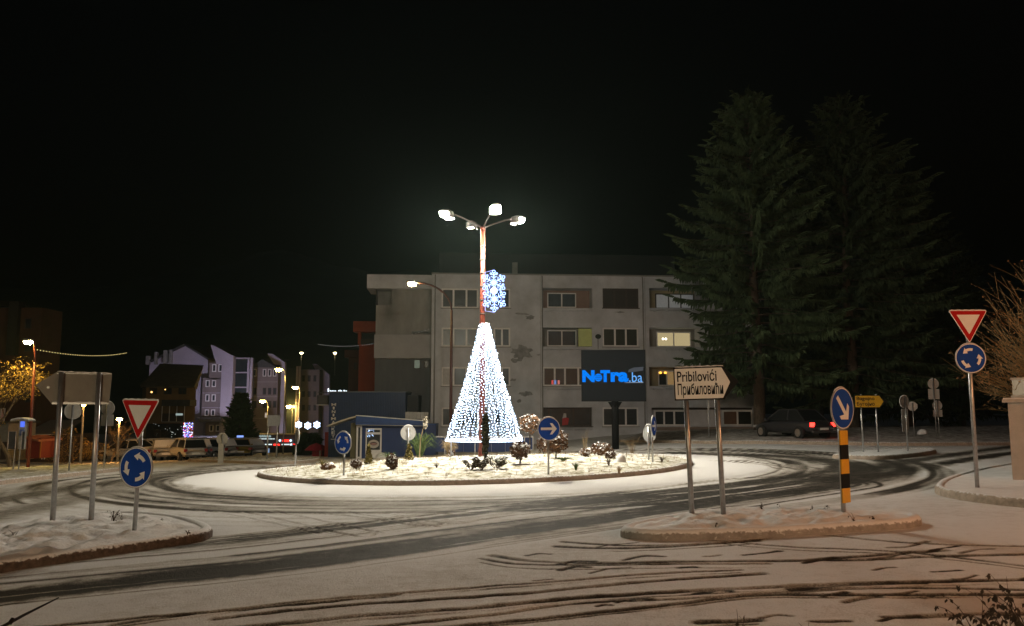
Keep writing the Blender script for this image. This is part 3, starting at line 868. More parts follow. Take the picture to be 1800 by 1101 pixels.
def face_disc(root, r, zc, kind, heads=(100, 220, 340)):
    d = plate('sign_disc', circle(r, 40, (0, zc)), m_white, root, -0.012, 0.0)
    MB().lathe([(r + 0.006, -0.006), (r + 0.006, 0.016), (r - 0.004, 0.018)], 40, (0, 0, zc), 'y', caps=False).build('rim', m_signback, d)
    plate('blue_face', circle(r * 0.94, 40, (0, zc)), m_blue, d, -0.0155, -0.0125)
    if kind == 'round':
        for h in heads: plate('arrow', arc_arrow((0, zc), r, h), m_white, d, -0.0190, -0.0160)
    else:
        ang = {'right': 0, 'down_right': R(-50)}[kind]
        w, L_, hd = 0.11 * r, 0.72 * r, 0.36 * r
        a = [(-L_, w), (L_ * 0.42, w), (L_ * 0.12, hd + 0.12 * r), (L_ * 0.42, hd + 0.12 * r), (L_ * 0.98, 0), (L_ * 0.42, -hd - 0.12 * r), (L_ * 0.12, -hd - 0.12 * r), (L_ * 0.42, -w), (-L_, -w)]
        a = [(x * math.cos(ang) - z * math.sin(ang), zc + x * math.sin(ang) + z * math.cos(ang)) for x, z in a]
        plate('arrow', a, m_white, d, -0.0190, -0.0160)
    cap_arc(root, r, zc)
    brackets(root, [zc + r * 0.5, zc - r * 0.5])
    return d
def face_yield(root, side, ztop):
    h = side * 0.866
    def tri(s): 
        cz = ztop - h / 3; k = s
        return [(-side / 2 * k, cz + h / 3 * k), (0, cz - 2 * h / 3 * k), (side / 2 * k, cz + h / 3 * k)]
    d = plate('yield_triangle', rounded(tri(1.0), 0.06 * side), m_white, root, -0.012, 0.0)
    plate('red_border', rounded(tri(0.95), 0.05 * side), m_red, d, -0.0155, -0.0125)
    plate('white_face', rounded(tri(0.60), 0.02 * side), m_white, d, -0.0190, -0.0160)
    w = side * 0.47
    pts = [(-w + 2 * w * k / 14, 0.002, ztop + 0.006 + 0.004 * math.sin(k * 2.3)) for k in range(15)]
    MB().tube(pts, [0.004] + [0.012] * 13 + [0.004], 7).build('snow_cap', m_snowcap, root, smooth=True)
    brackets(root, [ztop - 0.10, ztop - h * 0.5])
def back_disc(root, r, zc, cap=True):
    d = plate('sign_disc', circle(r, 36, (0, zc)), m_signback, root, -0.010, 0.0)
    MB().lathe([(r + 0.006, -0.014), (r + 0.006, 0.016), (r - 0.006, 0.018), (r - 0.006, 0.002)], 36, (0, 0, zc), 'y', caps=False).build('rim', m_signback, d)
    brackets(root, [zc + r * 0.45, zc - r * 0.45])
    if cap: cap_arc(root, r, zc)
def zat(py, pt):
    return P(900, py, pt.y).z - pt.z
def SP(px, py, extra=None, dz=0.0): return G(px, py, extra, dz)

isl = lambda x, y: 0.15 if True else 0
# yield + roundabout, left foreground
p = SP(232, 938, dz=0.14)
t = thing('traffic_sign', 'yield triangle over blue roundabout disc on the left splitter island', 'traffic sign', p, R(-18))
t.rotation_euler = (0, R(1.2), R(-18))
post(t, zat(705, p), 0.032); face_yield(t, 0.70, zat(703, p)); face_disc(t, 0.30, zat(822, p), 'round', (104, 224, 344))
# yield + roundabout, right
p = SP(1720, 856, dz=0.15)
t = thing('traffic_sign', 'tall yield triangle over blue roundabout disc on the right pavement', 'traffic sign', p, R(-3))
post(t, zat(548, p), 0.04); face_yield(t, 0.76, zat(546, p)); face_disc(t, 0.295, zat(630, p), 'round', (148, 268, 28))
# keep-right disc with striped yellow and black marker
p = SP(1488, 905, dz=0.15)
t = thing('traffic_sign', 'blue keep right disc above yellow and black striped marker post', 'traffic sign', p, R(38))
post(t, zat(690, p), 0.036); face_disc(t, 0.32, zat(718, p), 'down_right')
zt, zb_ = zat(757, p), zat(884, p)
for k in range(5):
    a0 = zt + (zb_ - zt) * k / 5; a1 = zt + (zb_ - zt) * (k + 1) / 5
    MB().box(-0.11, 0.11, -0.018, 0.0, a1 + 0.001, a0 - 0.001).build('stripe', m_yellow if k % 2 == 0 else m_black, t)
MB().box(-0.115, 0.115, 0.001, 0.012, zb_, zt).build('backing_plate', m_signback, t)
# roundabout island signs
p = SP(602, 836, mound)
t = thing('traffic_sign', 'blue roundabout disc on a short post at the left of the central island', 'traffic sign', p, R(-33))
post(t, zat(790, p), 0.028); face_disc(t, 0.30, zat(778.5, p), 'round', (70, 190, 310))
p = SP(965, 833, mound)
t = thing('traffic_sign', 'blue disc with white right arrow at the front of the central island', 'traffic sign', p, R(14))
post(t, zat(756, p), 0.028); face_disc(t, 0.30, zat(754, p), 'right')
p = SP(1150, 812, mound)
t = thing('traffic_sign', 'narrow edge on blue arrow disc at the right of the central island', 'traffic sign', p, R(66))
post(t, zat(745, p), 0.028); face_disc(t, 0.30, zat(749, p), 'right')
p = SP(1142, 808, mound)
t = thing('traffic_sign', 'pale back of a round sign beside the edge on arrow disc', 'traffic sign', p, R(180 - 52))
post(t, zat(750, p), 0.028); back_disc(t, 0.27, zat(762, p))
p = P(717, 802, 30.5); p.z = float(gz(p.x, p.y) + mound(p.x, p.y))
t = thing('traffic_sign', 'pale round sign back before the small blue shop', 'traffic sign', p, R(180 + 14))
post(t, zat(752, p), 0.028); back_disc(t, 0.275, zat(761, p))
p = SP(521, 824)
t = thing('traffic_sign', 'turned round sign back on a post left of the central island', 'traffic sign', p, R(180 - 62))
post(t, zat(756, p), 0.034); back_disc(t, 0.31, zat(766, p))
# left side, far pavement
p = SP(122, 829, dz=0.10)
t = thing('traffic_sign', 'grey round sign back on a post behind the blank arrow board', 'traffic sign', p, R(180 + 10))
post(t, zat(712, p), 0.03); back_disc(t, 0.30, zat(723, p))
p = SP(184, 823, dz=0.10)
t = thing('traffic_sign', 'grey round sign back with a square plate under it', 'traffic sign', p, R(180 - 10))
post(t, zat(709, p), 0.03); back_disc(t, 0.30, zat(718, p)); plate('plate', [(-0.29, zat(729, p)), (-0.29, zat(749, p)), (0.29, zat(749, p)), (0.29, zat(729, p))], m_signback, t, -0.01, 0.0)
p = P(389, 813, 45); p.z = float(gz(p.x, 45)) + 0.1
t = thing('traffic_sign', 'grey round sign back on a wide pale post by the parked cars', 'traffic sign', p, R(180))
post(t, zat(764, p), 0.035); back_disc(t, 0.31, zat(772, p))
MB().box(-0.14, 0.14, 0.09, 0.14, -0.1, zat(781, p)).build('marker_board', m_signback, t)
p = P(479, 812, 44); p.z = float(gz(p.x, 44))
t = thing('direction_sign', 'edge on pale direction board on twin posts before the bar lights', 'sign', p, R(78))
post(t, zat(731, p), 0.04, x=-0.5, y=0.05); post(t, zat(731, p), 0.04, x=0.5, y=0.05)
plate('board', [(-0.7, zat(730, p)), (-0.7, zat(749, p)), (0.7, zat(749, p)), (0.7, zat(730, p))], m_signback, t, -0.01, 0.0)
# right side, far
p = SP(1594, 793, dz=0.14)
t = thing('traffic_sign', 'grey round sign back with a tall narrow plate, right of the yellow board', 'traffic sign', p, R(180 + 24))
post(t, zat(698, p), 0.026); back_disc(t, 0.22, zat(706.5, p)); plate('plate', [(-0.16, zat(719, p)), (-0.16, zat(759, p)), (0.16, zat(759, p)), (0.16, zat(719, p))], m_signback, t, -0.01, 0.0)
p = P(1607, 768, 41); p.z = float(gz(p.x, 41)) + 0.3
t = thing('traffic_sign', 'pinkish octagonal sign back on a thin post before the dark trees', 'traffic sign', p, R(180 - 20))
post(t, zat(708, p), 0.026); plate('sign_plate', [(0.24 * math.cos(R(22.5 + 45 * k)), zat(714.5, p) + 0.24 * math.sin(R(22.5 + 45 * k))) for k in range(8)], m_signback, t, -0.01, 0.0); brackets(t, [zat(714, p)])
p = P(1646, 771, 40); p.z = float(gz(p.x, 40)) + 0.25
t = thing('traffic_sign', 'taller round sign back with square plate, left of the far pair', 'traffic sign', p, R(180 - 12))
post(t, zat(666, p), 0.03); back_disc(t, 0.245, zat(675, p)); plate('plate', [(-0.25, zat(684, p)), (-0.25, zat(702, p)), (0.25, zat(702, p)), (0.25, zat(684, p))], m_signback, t, -0.01, 0.0)
p = P(1651, 771, 42); p.z = float(gz(p.x, 42)) + 0.25
t = thing('traffic_sign', 'lower round sign back with small plate, right of the far pair', 'traffic sign', p, R(180 - 12))
post(t, zat(704, p), 0.03); back_disc(t, 0.23, zat(713, p)); plate('plate', [(-0.22, zat(721, p)), (-0.22, zat(733, p)), (0.22, zat(733, p)), (0.22, zat(721, p))], m_signback, t, -0.01, 0.0)
p = P(1364, 786, 44); p.x = P(1247, 786, 44).x; p.z = float(gz(p.x, 44))
t = thing('post', 'thin pale steel post behind the white direction board', 'post', p)
post(t, zat(702, p), 0.03); MB().box(-0.04, 0.04, -0.02, 0.02, zat(722, p), zat(702, p)).build('plate', m_signback, t)

def snow_line(root, a, b_, y, n=16, r=0.012):
    pts = [(a[0] + (b_[0] - a[0]) * k / n, y, a[1] + (b_[1] - a[1]) * k / n + 0.004 * math.sin(k * 1.9)) for k in range(n + 1)]
    MB().tube(pts, [r * 0.4] + [r * (0.8 + 0.35 * math.sin(k * 2.7)) for k in range(n - 1)] + [r * 0.4], 7).build('snow_cap', m_snowcap, root, smooth=True)
# blank back of the arrow-shaped board, left foreground
pa = SP(91, 921, dz=0.14); pb = SP(159, 917, dz=0.14)
p = pa
d_ = (pb - pa); yaw = math.atan2(d_.y, d_.x)
t = thing('direction_sign', 'blank grey back of an arrow shaped board on two steel posts at left', 'sign', p, yaw)
sp_ = math.hypot(d_.x, d_.y)
lx = lambda px: (px - 100) * (sp_ / 72.0) 
z1, z0_ = zat(654, p), zat(711, p)
zm = (z1 + z0_) / 2 + 0.03
brd = plate('board', [(lx(53), zm + 0.02), (lx(91), z1), (lx(197), z1 - 0.02), (lx(194), z0_), (lx(86), z0_)], mat('board_back', (0.15, 0.132, 0.11), rough=0.55, metal=0.2, var=0.15, scale=4), t, 0.045, 0.057)
MB().box(lx(86), lx(194), 0.015, 0.044, z0_, z0_ + 0.03).build('lower_flange', m_steel, brd)
MB().box(lx(91), lx(196), 0.030, 0.044, z1 - 0.03, z1 - 0.022).build('upper_flange', m_steel, brd)
MB().lathe([(0.025, 0), (0.025, 0.01), (0.012, 0.014)], 10, (lx(77), 0.045, zm - 0.02), 'y').build('bolt', m_steel, brd)
snow_line(t, (lx(92), z1 + 0.008), (lx(196), z1 - 0.012), 0.05); snow_line(t, (lx(86), z0_ + 0.035), (lx(190), z0_ + 0.035), 0.03, r=0.010)
post(t, z1 - 0.005, 0.042, x=lx(101), y=0.0); post(t, z1 - 0.01, 0.042, x=lx(173), y=0.0)
# white direction board to Pribilovici
pa = SP(1220, 906, dz=0.17); pb = SP(1271, 908, dz=0.17)
yaw = R(-12)
p = (pa + pb) / 2
t = thing('direction_sign', 'white arrow board with black lettering on two steel posts', 'sign', p, yaw)
t.rotation_euler = (0, R(-1.6), yaw)
k_ = 1.0 / math.cos(yaw) / (FPX / p.y)
lx = lambda px: (px - 1246) * k_
z1, z0_ = zat(645, p), zat(703, p)
zc = (z1 + z0_) / 2
brd = plate('board', [(lx(1200), z0_), (lx(1200), z1), (lx(1283), z1), (lx(1308), zc + 0.01), (lx(1283), z0_)], m_black, t, -0.016, 0.0)
plate('white_face', rounded([(lx(1202), z0_ + 0.02), (lx(1202), z1 - 0.02), (lx(1281), z1 - 0.02), (lx(1294), zc + 0.005), (lx(1281), z0_ + 0.02)], 0.015), m_white, brd, -0.0195, -0.0165)
text_obj('Pribilovići', 'lettering', m_black, brd, lx(1206), lx(1272), zc + 0.03, z1 - 0.045, -0.0200, bold=0.012)
text_obj('Прибиловићи', 'lettering', m_black, brd, lx(1206), lx(1282), z0_ + 0.035, zc + 0.005, -0.0200, bold=0.012)
snow_line(t, (lx(1202), z1 + 0.008), (lx(1284), z1 + 0.008), -0.008)
post(t, z1 - 0.05, 0.04, x=lx(1219), y=0.05); post(t, z1 - 0.05, 0.04, x=lx(1271), y=0.05)
# yellow direction board to Bugojno
p = SP(1532, 795, dz=0.13)
t = thing('direction_sign', 'yellow arrow board with two lines of black lettering on two posts', 'sign', p, R(-6))
k_ = 1.0 / (FPX / p.y); lx = lambda px: (px - 1532) * k_
z1, z0_ = zat(695, p), zat(717, p); zc = (z1 + z0_) / 2
brd = plate('board', [(lx(1507.5), z0_), (lx(1507.5), z1), (lx(1550), z1), (lx(1559), zc), (lx(1550), z0_)], m_black, t, -0.012, 0.0)
plate('yellow_face', [(lx(1508.5), z0_ + 0.02), (lx(1508.5), z1 - 0.02), (lx(1549), z1 - 0.02), (lx(1556), zc), (lx(1549), z0_ + 0.02)], m_yellow, brd, -0.0155, -0.0125)
plate('arrow_tip', [(lx(1556), z0_ + 0.10), (lx(1552), z1 - 0.03), (lx(1564), zc), (lx(1552), z0_ + 0.03)], m_black, brd, 0.001, 0.008)
text_obj('Bugojno', 'lettering', m_black, brd, lx(1511), lx(1541), zc + 0.005, z1 - 0.05, -0.0160, bold=0.012)
text_obj('Бугојно', 'lettering', m_black, brd, lx(1511), lx(1541), z0_ + 0.035, zc - 0.015, -0.0160, bold=0.012)
post(t, z1 - 0.03, 0.03, x=lx(1519)); post(t, z1 - 0.03, 0.03, x=lx(1544))
for xx in (1519, 1544): MB().lathe([(0.035, z1 + 0.0), (0.035, z1 + 0.03)], 8, (lx(xx), 0.02, 0)).build('post_cap', m_steel, t)

# --- LED advertising screen
p = G(1080, 790); 
t = thing('advertising_screen', 'dark LED billboard with blue lettering on a thick black post', 'billboard', p, R(-4))
k_ = p.y / FPX; lx = lambda px: (px - 1077) * k_
z1, z0_ = zat(615.5, p), zat(706, p)
m_case = mat('screen_case', (0.008, 0.008, 0.009), rough=0.8, spec=0.15)
MB().box(lx(1021), lx(1133), -0.10, 0.16, z0_, z1).build('case', m_case, t)
scr = MB().box(lx(1023), lx(1131), -0.106, -0.102, z0_ + 0.06, z1 - 0.06).build('screen', mat('led_screen_dark', (0.010, 0.011, 0.013), rough=0.8, spec=0.1, emit=(0.5, 0.6, 0.75), estr=0.004), t)
g_scr = glow('screen_blue', (0.0, 0.22, 1.0), 0.95); g_scrw = glow('screen_white', (0.5, 0.6, 0.8), 0.42)
zl, zh = zat(672, p), zat(651, p)
text_obj('N', 'screen_letters', g_scr, scr, lx(1022.5), lx(1044), zl, zh, -0.108, bold=0.06)
MB().lathe([(0.185, 0.0), (0.185, 0.004)], 26, (lx(1050.5), -0.116, zat(664, p)), 'y').build('globe_mark', g_scr, scr)
for zz in (-0.08, 0.0, 0.08): MB().box(lx(1050.5) - 0.14, lx(1050.5) + 0.14, -0.1245, -0.1215, zat(664, p) + zz - 0.008, zat(664, p) + zz + 0.008).build('globe_line', m_case, scr)
text_obj('T', 'screen_letters', g_scr, scr, lx(1054), lx(1071), zl, zh, -0.108, bold=0.06)
text_obj('ra', 'screen_letters', g_scr, scr, lx(1072), lx(1103), zl, zat(654.5, p), -0.108, bold=0.05)
text_obj('.ba', 'screen_letters', glow('screen_pale_blue', (0.15, 0.45, 1.0), 1.0), scr, lx(1104), lx(1127), zl, zat(655, p), -0.108, bold=0.0)
plate('picture_band', [(lx(1094), zat(673.5, p)), (lx(1100), zat(672.5, p)), (lx(1128.5), zat(671.8, p)), (lx(1128.5), zat(673.5, p))], g_scrw, scr, -0.110, -0.107)
plate('picture_band', [(lx(1102), zat(655, p)), (lx(1104), zat(650, p)), (lx(1113), zat(646.5, p)), (lx(1128.5), zat(645.5, p)), (lx(1128.5), zat(652, p)), (lx(1115), zat(654, p))], glow('screen_grey', (0.6, 0.65, 0.75), 0.10), scr, -0.110, -0.107)
MB().tube([(0.06, 0.03, -0.3), (0.06, 0.03, z0_ - 0.4), (0.06, 0.03, z0_)], 0.17, 18).build('post', m_case, t, smooth=True)
MB().lathe([(0.17, z0_ - 0.3), (0.34, z0_ - 0.02)], 4, (0.06, 0.03, 0)).build('post_head', m_case, t)

# --- concrete utility box at the right edge, steel cabinet on top
p = SP(1788, 842, dz=0.15)
t = thing('utility_box', 'pale concrete utility box with a metal cabinet on top at right edge', 'utility box', p, R(-33))
m_conc = mat('painted_concrete', (0.46, 0.44, 0.41), rough=0.8, var=0.15, scale=3, bump=0.3)
zt = zat(708, p)
MB().box(-0.08, 1.6, -0.05, 0.9, -0.1, zt).build('body', m_conc, t)
MB().box(-0.18, 1.7, -0.15, 1.0, zt + 0.002, zt + 0.07).build('cover_slab', m_conc, t)
MB().box(-0.16, 1.68, -0.13, 0.98, zt + 0.072, zt + 0.10).build('snow_layer', m_snowcap, t)
cb = MB().box(0.02, 1.3, 0.1, 0.7, zt + 0.10, zat(668, p)).build('cabinet', mat('cabinet_steel', (0.2, 0.2, 0.21), rough=0.3, metal=0.8), t)
MB().box(-0.01, 1.33, 0.07, 0.73, zat(668, p), zat(664, p)).build('lid', m_signback, cb)
MB().box(-0.01, 1.33, 0.06, 0.09, zt + 0.10, zt + 0.16).build('trim', m_signback, cb)

# ================================================================== BUILDINGS
m_plaster = mat('weathered_plaster', (0.53, 0.54, 0.59), rough=0.9, var=0.22, scale=0.55, bump=0.35, bscale=6)
m_plaster_d = mat('dark_plaster', (0.24, 0.235, 0.23), rough=0.9, var=0.25, scale=0.6, bump=0.35, bscale=6)
m_plaster_wing = mat('shaded_stained_plaster', (0.27, 0.265, 0.26), rough=0.9, var=0.35, scale=0.5, bump=0.3, bscale=5, stretch=(1, 1, 0.35))  # stained wing plaster, darkened to carry the shade of the set-back wing
m_wframe = mat('white_window_frame', (0.76, 0.75, 0.76), rough=0.5, var=0.08)
m_dframe = mat('brown_window_frame', (0.05, 0.035, 0.03), rough=0.6)
m_glassd = glass('dark_glass', (0.032, 0.038, 0.046))
m_glassb = glass('bluish_glass', (0.04, 0.058, 0.078))
m_glassg = glass('greenish_glass', (0.03, 0.04, 0.036))
g_warm = glow('warm_lit_curtain', (1.0, 0.80, 0.42), 0.42)
g_cream = mat('pale_curtain', (0.6, 0.6, 0.6), rough=0.9, var=0.2, scale=10, stretch=(6, 1, 0.3), emit=(0.8, 0.85, 0.9), estr=0.07)
g_amber = glow('amber_window', (1.0, 0.62, 0.25), 0.22)
m_tin = mat('dark_roof_tin', (0.05, 0.05, 0.052), rough=0.6, var=0.3, scale=2)

class Frame:
    """a vertical facade: local x along it, y inward, z up"""
    def __init__(self, px, d, slope, z):
        p = P(px, 715, d)
        self.rz = math.atan(slope)
        self.loc = Vector((p.x, d, z))
        self.U = Vector((math.cos(self.rz), math.sin(self.rz), 0)); self.Nn = Vector((-math.sin(self.rz), math.cos(self.rz), 0))
    def uz(self, px, py, k=0.0):
        d = ray(px, py); o = Vector((0, 0, CAM_H)); q = self.loc + self.Nn * k
        t = (q - o).dot(self.Nn) / d.dot(self.Nn)
        h = o + d * t - self.loc
        return h.dot(self.U), h.z
    def rect(self, x0, y0, x1, y1, k=0.0):
        a = self.uz(x0, y1, k); b_ = self.uz(x1, y0, k)
        return a[0], b_[0], a[1], b_[1]
idm = lambda u, k, z: (u, k, z)

def window(root, r, y, n, fm, gm, sill=True, fw=0.11, name='window', weights=None, mids=True):
    """frame with n casements in the rectangle r, face at depth y; each pane its own mesh"""
    u0, u1, z0, z1 = r
    mb = MB()
    mb.box(u0, u1, y - 0.05, y - 0.004, z0, z0 + fw).box(u0, u1, y - 0.05, y - 0.004, z1 - fw, z1)
    mb.box(u0, u0 + fw, y - 0.05, y - 0.004, z0 + fw, z1 - fw).box(u1 - fw, u1, y - 0.05, y - 0.004, z0 + fw, z1 - fw)
    ws = weights or [1] * n; tot = sum(ws); cuts = [u0 + fw]
    for w in ws: cuts.append(cuts[-1] + (u1 - u0 - 2 * fw) * w / tot)
    for c in cuts[1:-1]: mb.box(c - fw * 0.6, c + fw * 0.6, y - 0.048, y - 0.005, z0 + fw, z1 - fw)
    wo = mb.build(name, fm, root)
    gl = gm if isinstance(gm, (list, tuple)) else [gm] * n
    for i in range(n):
        a = cuts[i] + (fw * 0.6 if i > 0 else 0); b_ = cuts[i + 1] - (fw * 0.6 if i < n - 1 else 0)
        MB().box(a, b_, y - 0.022, y - 0.012, z0 + fw, z1 - fw).build('pane', gl[i], wo)
    if sill: MB().box(u0 - 0.06, u1 + 0.06, -0.10, y - 0.052, z0 - 0.06, z0 - 0.004).build('sill', m_plaster_d if fm is not m_dframe else fm, wo)
    return wo

# --- the apartment block behind the roundabout
FA = Frame(757, 59.0, 0.074, -2.2)
apt = thing('apartment_block', 'weathered grey four storey apartment block with loggias behind the roundabout', 'building', FA.loc, FA.rz)
uE, zR = FA.uz(1180, 487); u_end = FA.uz(1345, 730)[0]; z_roof = FA.uz(757, 482)[1]
cols = {'A': (776, 841), 'B': (868, 897), 'C': (954.6, 1041), 'D': (1059.6, 1122.3), 'E': (1141.8, 1229), 'F': (1250, 1310)}
rows_px = [(507.5, 541.5), (576.5, 609.5), (645.4, 679), (716.5, 749.8)]
ops = []; recs = {}
for c, (a, b_) in cols.items():
    for i, (t0, t1) in enumerate(rows_px):
        if c == 'F' and i == 3: continue
        if c == 'E' and i == 3: a2, b2 = 1146, 1325
        else: a2, b2 = a, b_
        r = FA.rect(a2, t0, b2, t1)
        depth = 1.25 if c in 'CE' and i < 3 else (0.5 if i == 3 and c in 'CE' else 0.14)
        if c == 'C' and i == 2: depth = 0.14
        recs[c, i] = (r, depth); ops.append((*r, depth))
slots = []
for c in 'CE':
    a, b_ = cols[c]
    for yy in (547.5, 615.2, 685.0, 755.5):
        for f0, f1 in ((0.0, 0.095), (0.135, 0.35), (0.39, 0.61), (0.645, 0.86), (0.90, 1.0)):
            r = FA.rect(a + (b_ - a) * f0, yy - 1.2, a + (b_ - a) * f1, yy + 1.2); slots.append((*r, 0.2))
wl = MB(); wall_grid(wl, 0, u_end, 0, z_roof, ops + slots, idm)
wl.quad((u_end, 0, 0), (u_end, 11, 0), (u_end, 11, z_roof), (u_end, 0, z_roof)); wl.quad((0, 11, 0), (0, 0, 0), (0, 0, z_roof), (0, 11, z_roof))
wl.quad((0, 0, z_roof), (u_end, 0, z_roof), (u_end, 11, z_roof), (0, 11, z_roof))
wl.build('wall', m_plaster, apt)
MB().box(-0.04, u_end + 0.04, -0.05, 0.25, z_roof + 0.003, z_roof + 0.10).build('parapet_cap', m_plaster_d, apt)
m_loggia = mat('pink_brown_plaster', (0.26, 0.17, 0.145), rough=0.9, var=0.15, scale=1)
m_loggia_g = mat('grey_loggia_plaster', (0.25, 0.235, 0.22), rough=0.9, var=0.15, scale=1)
m_loggia_y = mat('ochre_loggia_plaster', (0.33, 0.27, 0.17), rough=0.9, var=0.15, scale=1)
for c in 'ABD':
    for i in range(4):
        r, dp = recs[c, i]
        if c == 'D' and i == 0: window(apt, r, dp, 3, m_dframe, mat('brown_shutter', (0.035, 0.026, 0.024), rough=0.7), weights=[1, 1.15, 1])
        elif c == 'A': 
            gm = [m_glassd, m_glassb, m_glassg] if i == 1 else ([mat('white_roller_blind', (0.5, 0.49, 0.5), rough=0.8), m_glassb, m_glassd] if i == 2 else m_glassd)
            window(apt, r, dp, 3, m_wframe, gm, weights=[1, 1.25, 1] if i < 3 else None)
        elif c == 'B': window(apt, r, dp, 2, m_wframe, m_glassb)
        else: window(apt, r, dp, 3, m_wframe, m_glassg if i == 1 else m_glassd)
inner = {('C', 0): ((962, 515.5, 1012.5, 541), 2, m_wframe, m_glassb, m_loggia), ('C', 1): ((962, 581, 1013, 609), 2, m_wframe, m_glassb, m_loggia_g),
         ('E', 0): ((1152, 517, 1228, 543), 3, m_dframe, g_cream, m_loggia_y), ('E', 1): ((1154, 584, 1214, 610), 2, m_wframe, g_warm, m_loggia_g), ('E', 2): ((1157, 652, 1200, 678.5), 3, m_wframe, [m_glassd, g_amber, g_amber], m_loggia_y)}
for (c, i), (rp, n, fm, gm, wm) in inner.items():
    r, dp = recs[c, i]
    MB().box(r[0] + 0.003, r[1] - 0.003, dp - 0.012, dp - 0.003, r[2] + 0.003, r[3] - 0.003).build('loggia_wall', wm, apt)
    q = FA.rect(*rp, dp - 0.02); q = (max(q[0], r[0] + 0.05), min(q[1], r[1] - 0.05), max(q[2], r[2] + 0.02), min(q[3], r[3] - 0.05))
    window(apt, q, dp - 0.014, n, fm, gm, sill=False, fw=0.08)
# green-yellow blind standing in the second loggia, lamp globes behind the lit curtain
r, dp = recs['C', 1]; q = FA.rect(1017, 577, 1041, 609, 0.06)
bl = MB().box(q[0], min(q[1], r[1] - 0.02), 0.10, 0.13, q[2], q[3] - 0.05).build('blind', mat('yellow_green_blind', (0.38, 0.38, 0.13), rough=0.9, emit=(0.8, 0.85, 0.3), estr=0.05), apt)
MB().box(q[0] - 0.06, q[0], 0.09, 0.14, q[2], q[3]).build('frame', m_dframe, bl)
r, dp = recs['E', 1]
for px in (1165.5, 1170.5):
    u, z = FA.uz(px, 596, dp - 0.09); MB().ball((u, dp - 0.09, z), 0.09, 8, 6).build('lamp_globe', glow('lamp_globe', (1, 0.93, 0.75), 3.0), apt)
r, dp = recs['E', 2]
for px in (1161, 1169.5):
    u, z = FA.uz(px, 655.5, dp - 0.12); MB().ball((u, dp - 0.12, z), 0.09, 8, 6, (1.3, 0.4, 0.9)).build('lamp_globe', glow('orange_lamp_globe', (1, 0.45, 0.06), 2.5), apt)
# third row, first loggia glazed in; ground floor shop glazing
r, dp = recs['C', 2]; window(apt, r, dp, 4, m_wframe, [m_glassd, m_glassb, m_glassd, m_glassg], weights=[1, 1, 1.3, 1.2])
for px, cl, nm in ((971, (1.0, 0.15, 0.12), 'red'), (976, (0.3, 0.45, 1.0), 'blue'), (982, (1.0, 0.3, 0.25), 'pink')):
    u, z = FA.uz(px, 672, 0.1); MB().box(u - 0.07, u + 0.07, 0.085, 0.092, z - 0.16, z + 0.14).build('window_light', glow('window_light_' + nm, cl, 0.5), apt)
r, dp = recs['C', 3]; window(apt, r, dp, 3, m_dframe, m_glassd, weights=[0.5, 2.4, 1.6])
u, z = FA.uz(993, 737, 0.4); MB().prism([(u - .2, z - .45), (u + .22, z - .4), (u + .3, z + .05), (u + .12, z + .12), (u - .18, z + .05)], 0.435, 0.445).build('red_decoration', mat('red_cloth', (0.35, 0.04, 0.04), rough=0.9, emit=(1, .1, .1), estr=0.03), apt)
MB().prism([(u - .18, z + .05), (u + .12, z + .12), (u + .1, z + .4), (u - .08, z + .42)], 0.435, 0.445).build('white_decoration', mat('white_cloth', (0.5, 0.5, 0.5), rough=0.9), apt)
r, dp = recs['E', 3]
sh = MB().box(r[0], r[1], dp - 0.10, dp - 0.05, r[3] - 0.16, r[3] - 0.02).build('shop_lintel', m_dframe, apt)
q = FA.rect(1150, 718, 1205, 748, dp - 0.02); window(apt, (q[0], q[1], r[2] + 0.03, r[3] - 0.2), dp - 0.01, 3, m_wframe, m_glassd, sill=False, weights=[1, 1.2, 1.2])
q = FA.rect(1270, 718, 1322, 748, dp - 0.02); window(apt, (q[0], q[1], r[2] + 0.03, r[3] - 0.2), dp - 0.01, 2, m_wframe, [mat('orange_pink_glass', (0.16, 0.09, 0.06), rough=0.3), glass('shop_glass', (0.03, 0.03, 0.025))], sill=False)
MB().box(FA.uz(1140, 750)[0], u_end - 0.05, -0.22, -0.003, FA.uz(1140, 757)[1], FA.uz(1140, 751)[1]).build('ledge', mat('brown_ledge', (0.24, 0.19, 0.165), rough=0.9), apt)
# joints and fallen plaster
for px in (950, 1135): 
    u = FA.uz(px, 600)[0]; MB().box(u - 0.012, u + 0.012, -0.006, 0.02, 0.5, z_roof - 0.1).build('joint', m_plaster_d, apt)
for px in (764, 953.2, 1131):
    u = FA.uz(px, 600)[0]; MB().tube([(u, -0.07, 0.3), (u, -0.07, z_roof - 0.15), (u, 0.05, z_roof - 0.02)], 0.045, 8).build('downpipe', m_plaster_d, apt)
m_curt = mat('net_curtain', (0.20, 0.20, 0.21), rough=0.9, var=0.3, scale=10, stretch=(8, 1, 0.3))
rnd = random.Random(31)
for (c, i), (r, dp) in recs.items():
    if c in 'ABD' and not (c == 'D' and i == 0):
        w_ = (r[1] - r[0]); f0 = rnd.uniform(0.05, 0.25)
        for a_ in (0.13, r[1] - r[0] - 0.13 - w_ * f0):
            MB().box(r[0] + a_, r[0] + a_ + w_ * f0 * rnd.uniform(0.5, 1), dp - 0.0105, dp - 0.0085, r[2] + 0.13, r[3] - 0.13).build('curtain', m_curt, apt)
m_bare = mat('bare_masonry', (0.27, 0.27, 0.28), rough=0.95, var=0.35, scale=3, bump=0.8, bscale=9)
rnd = random.Random(12)
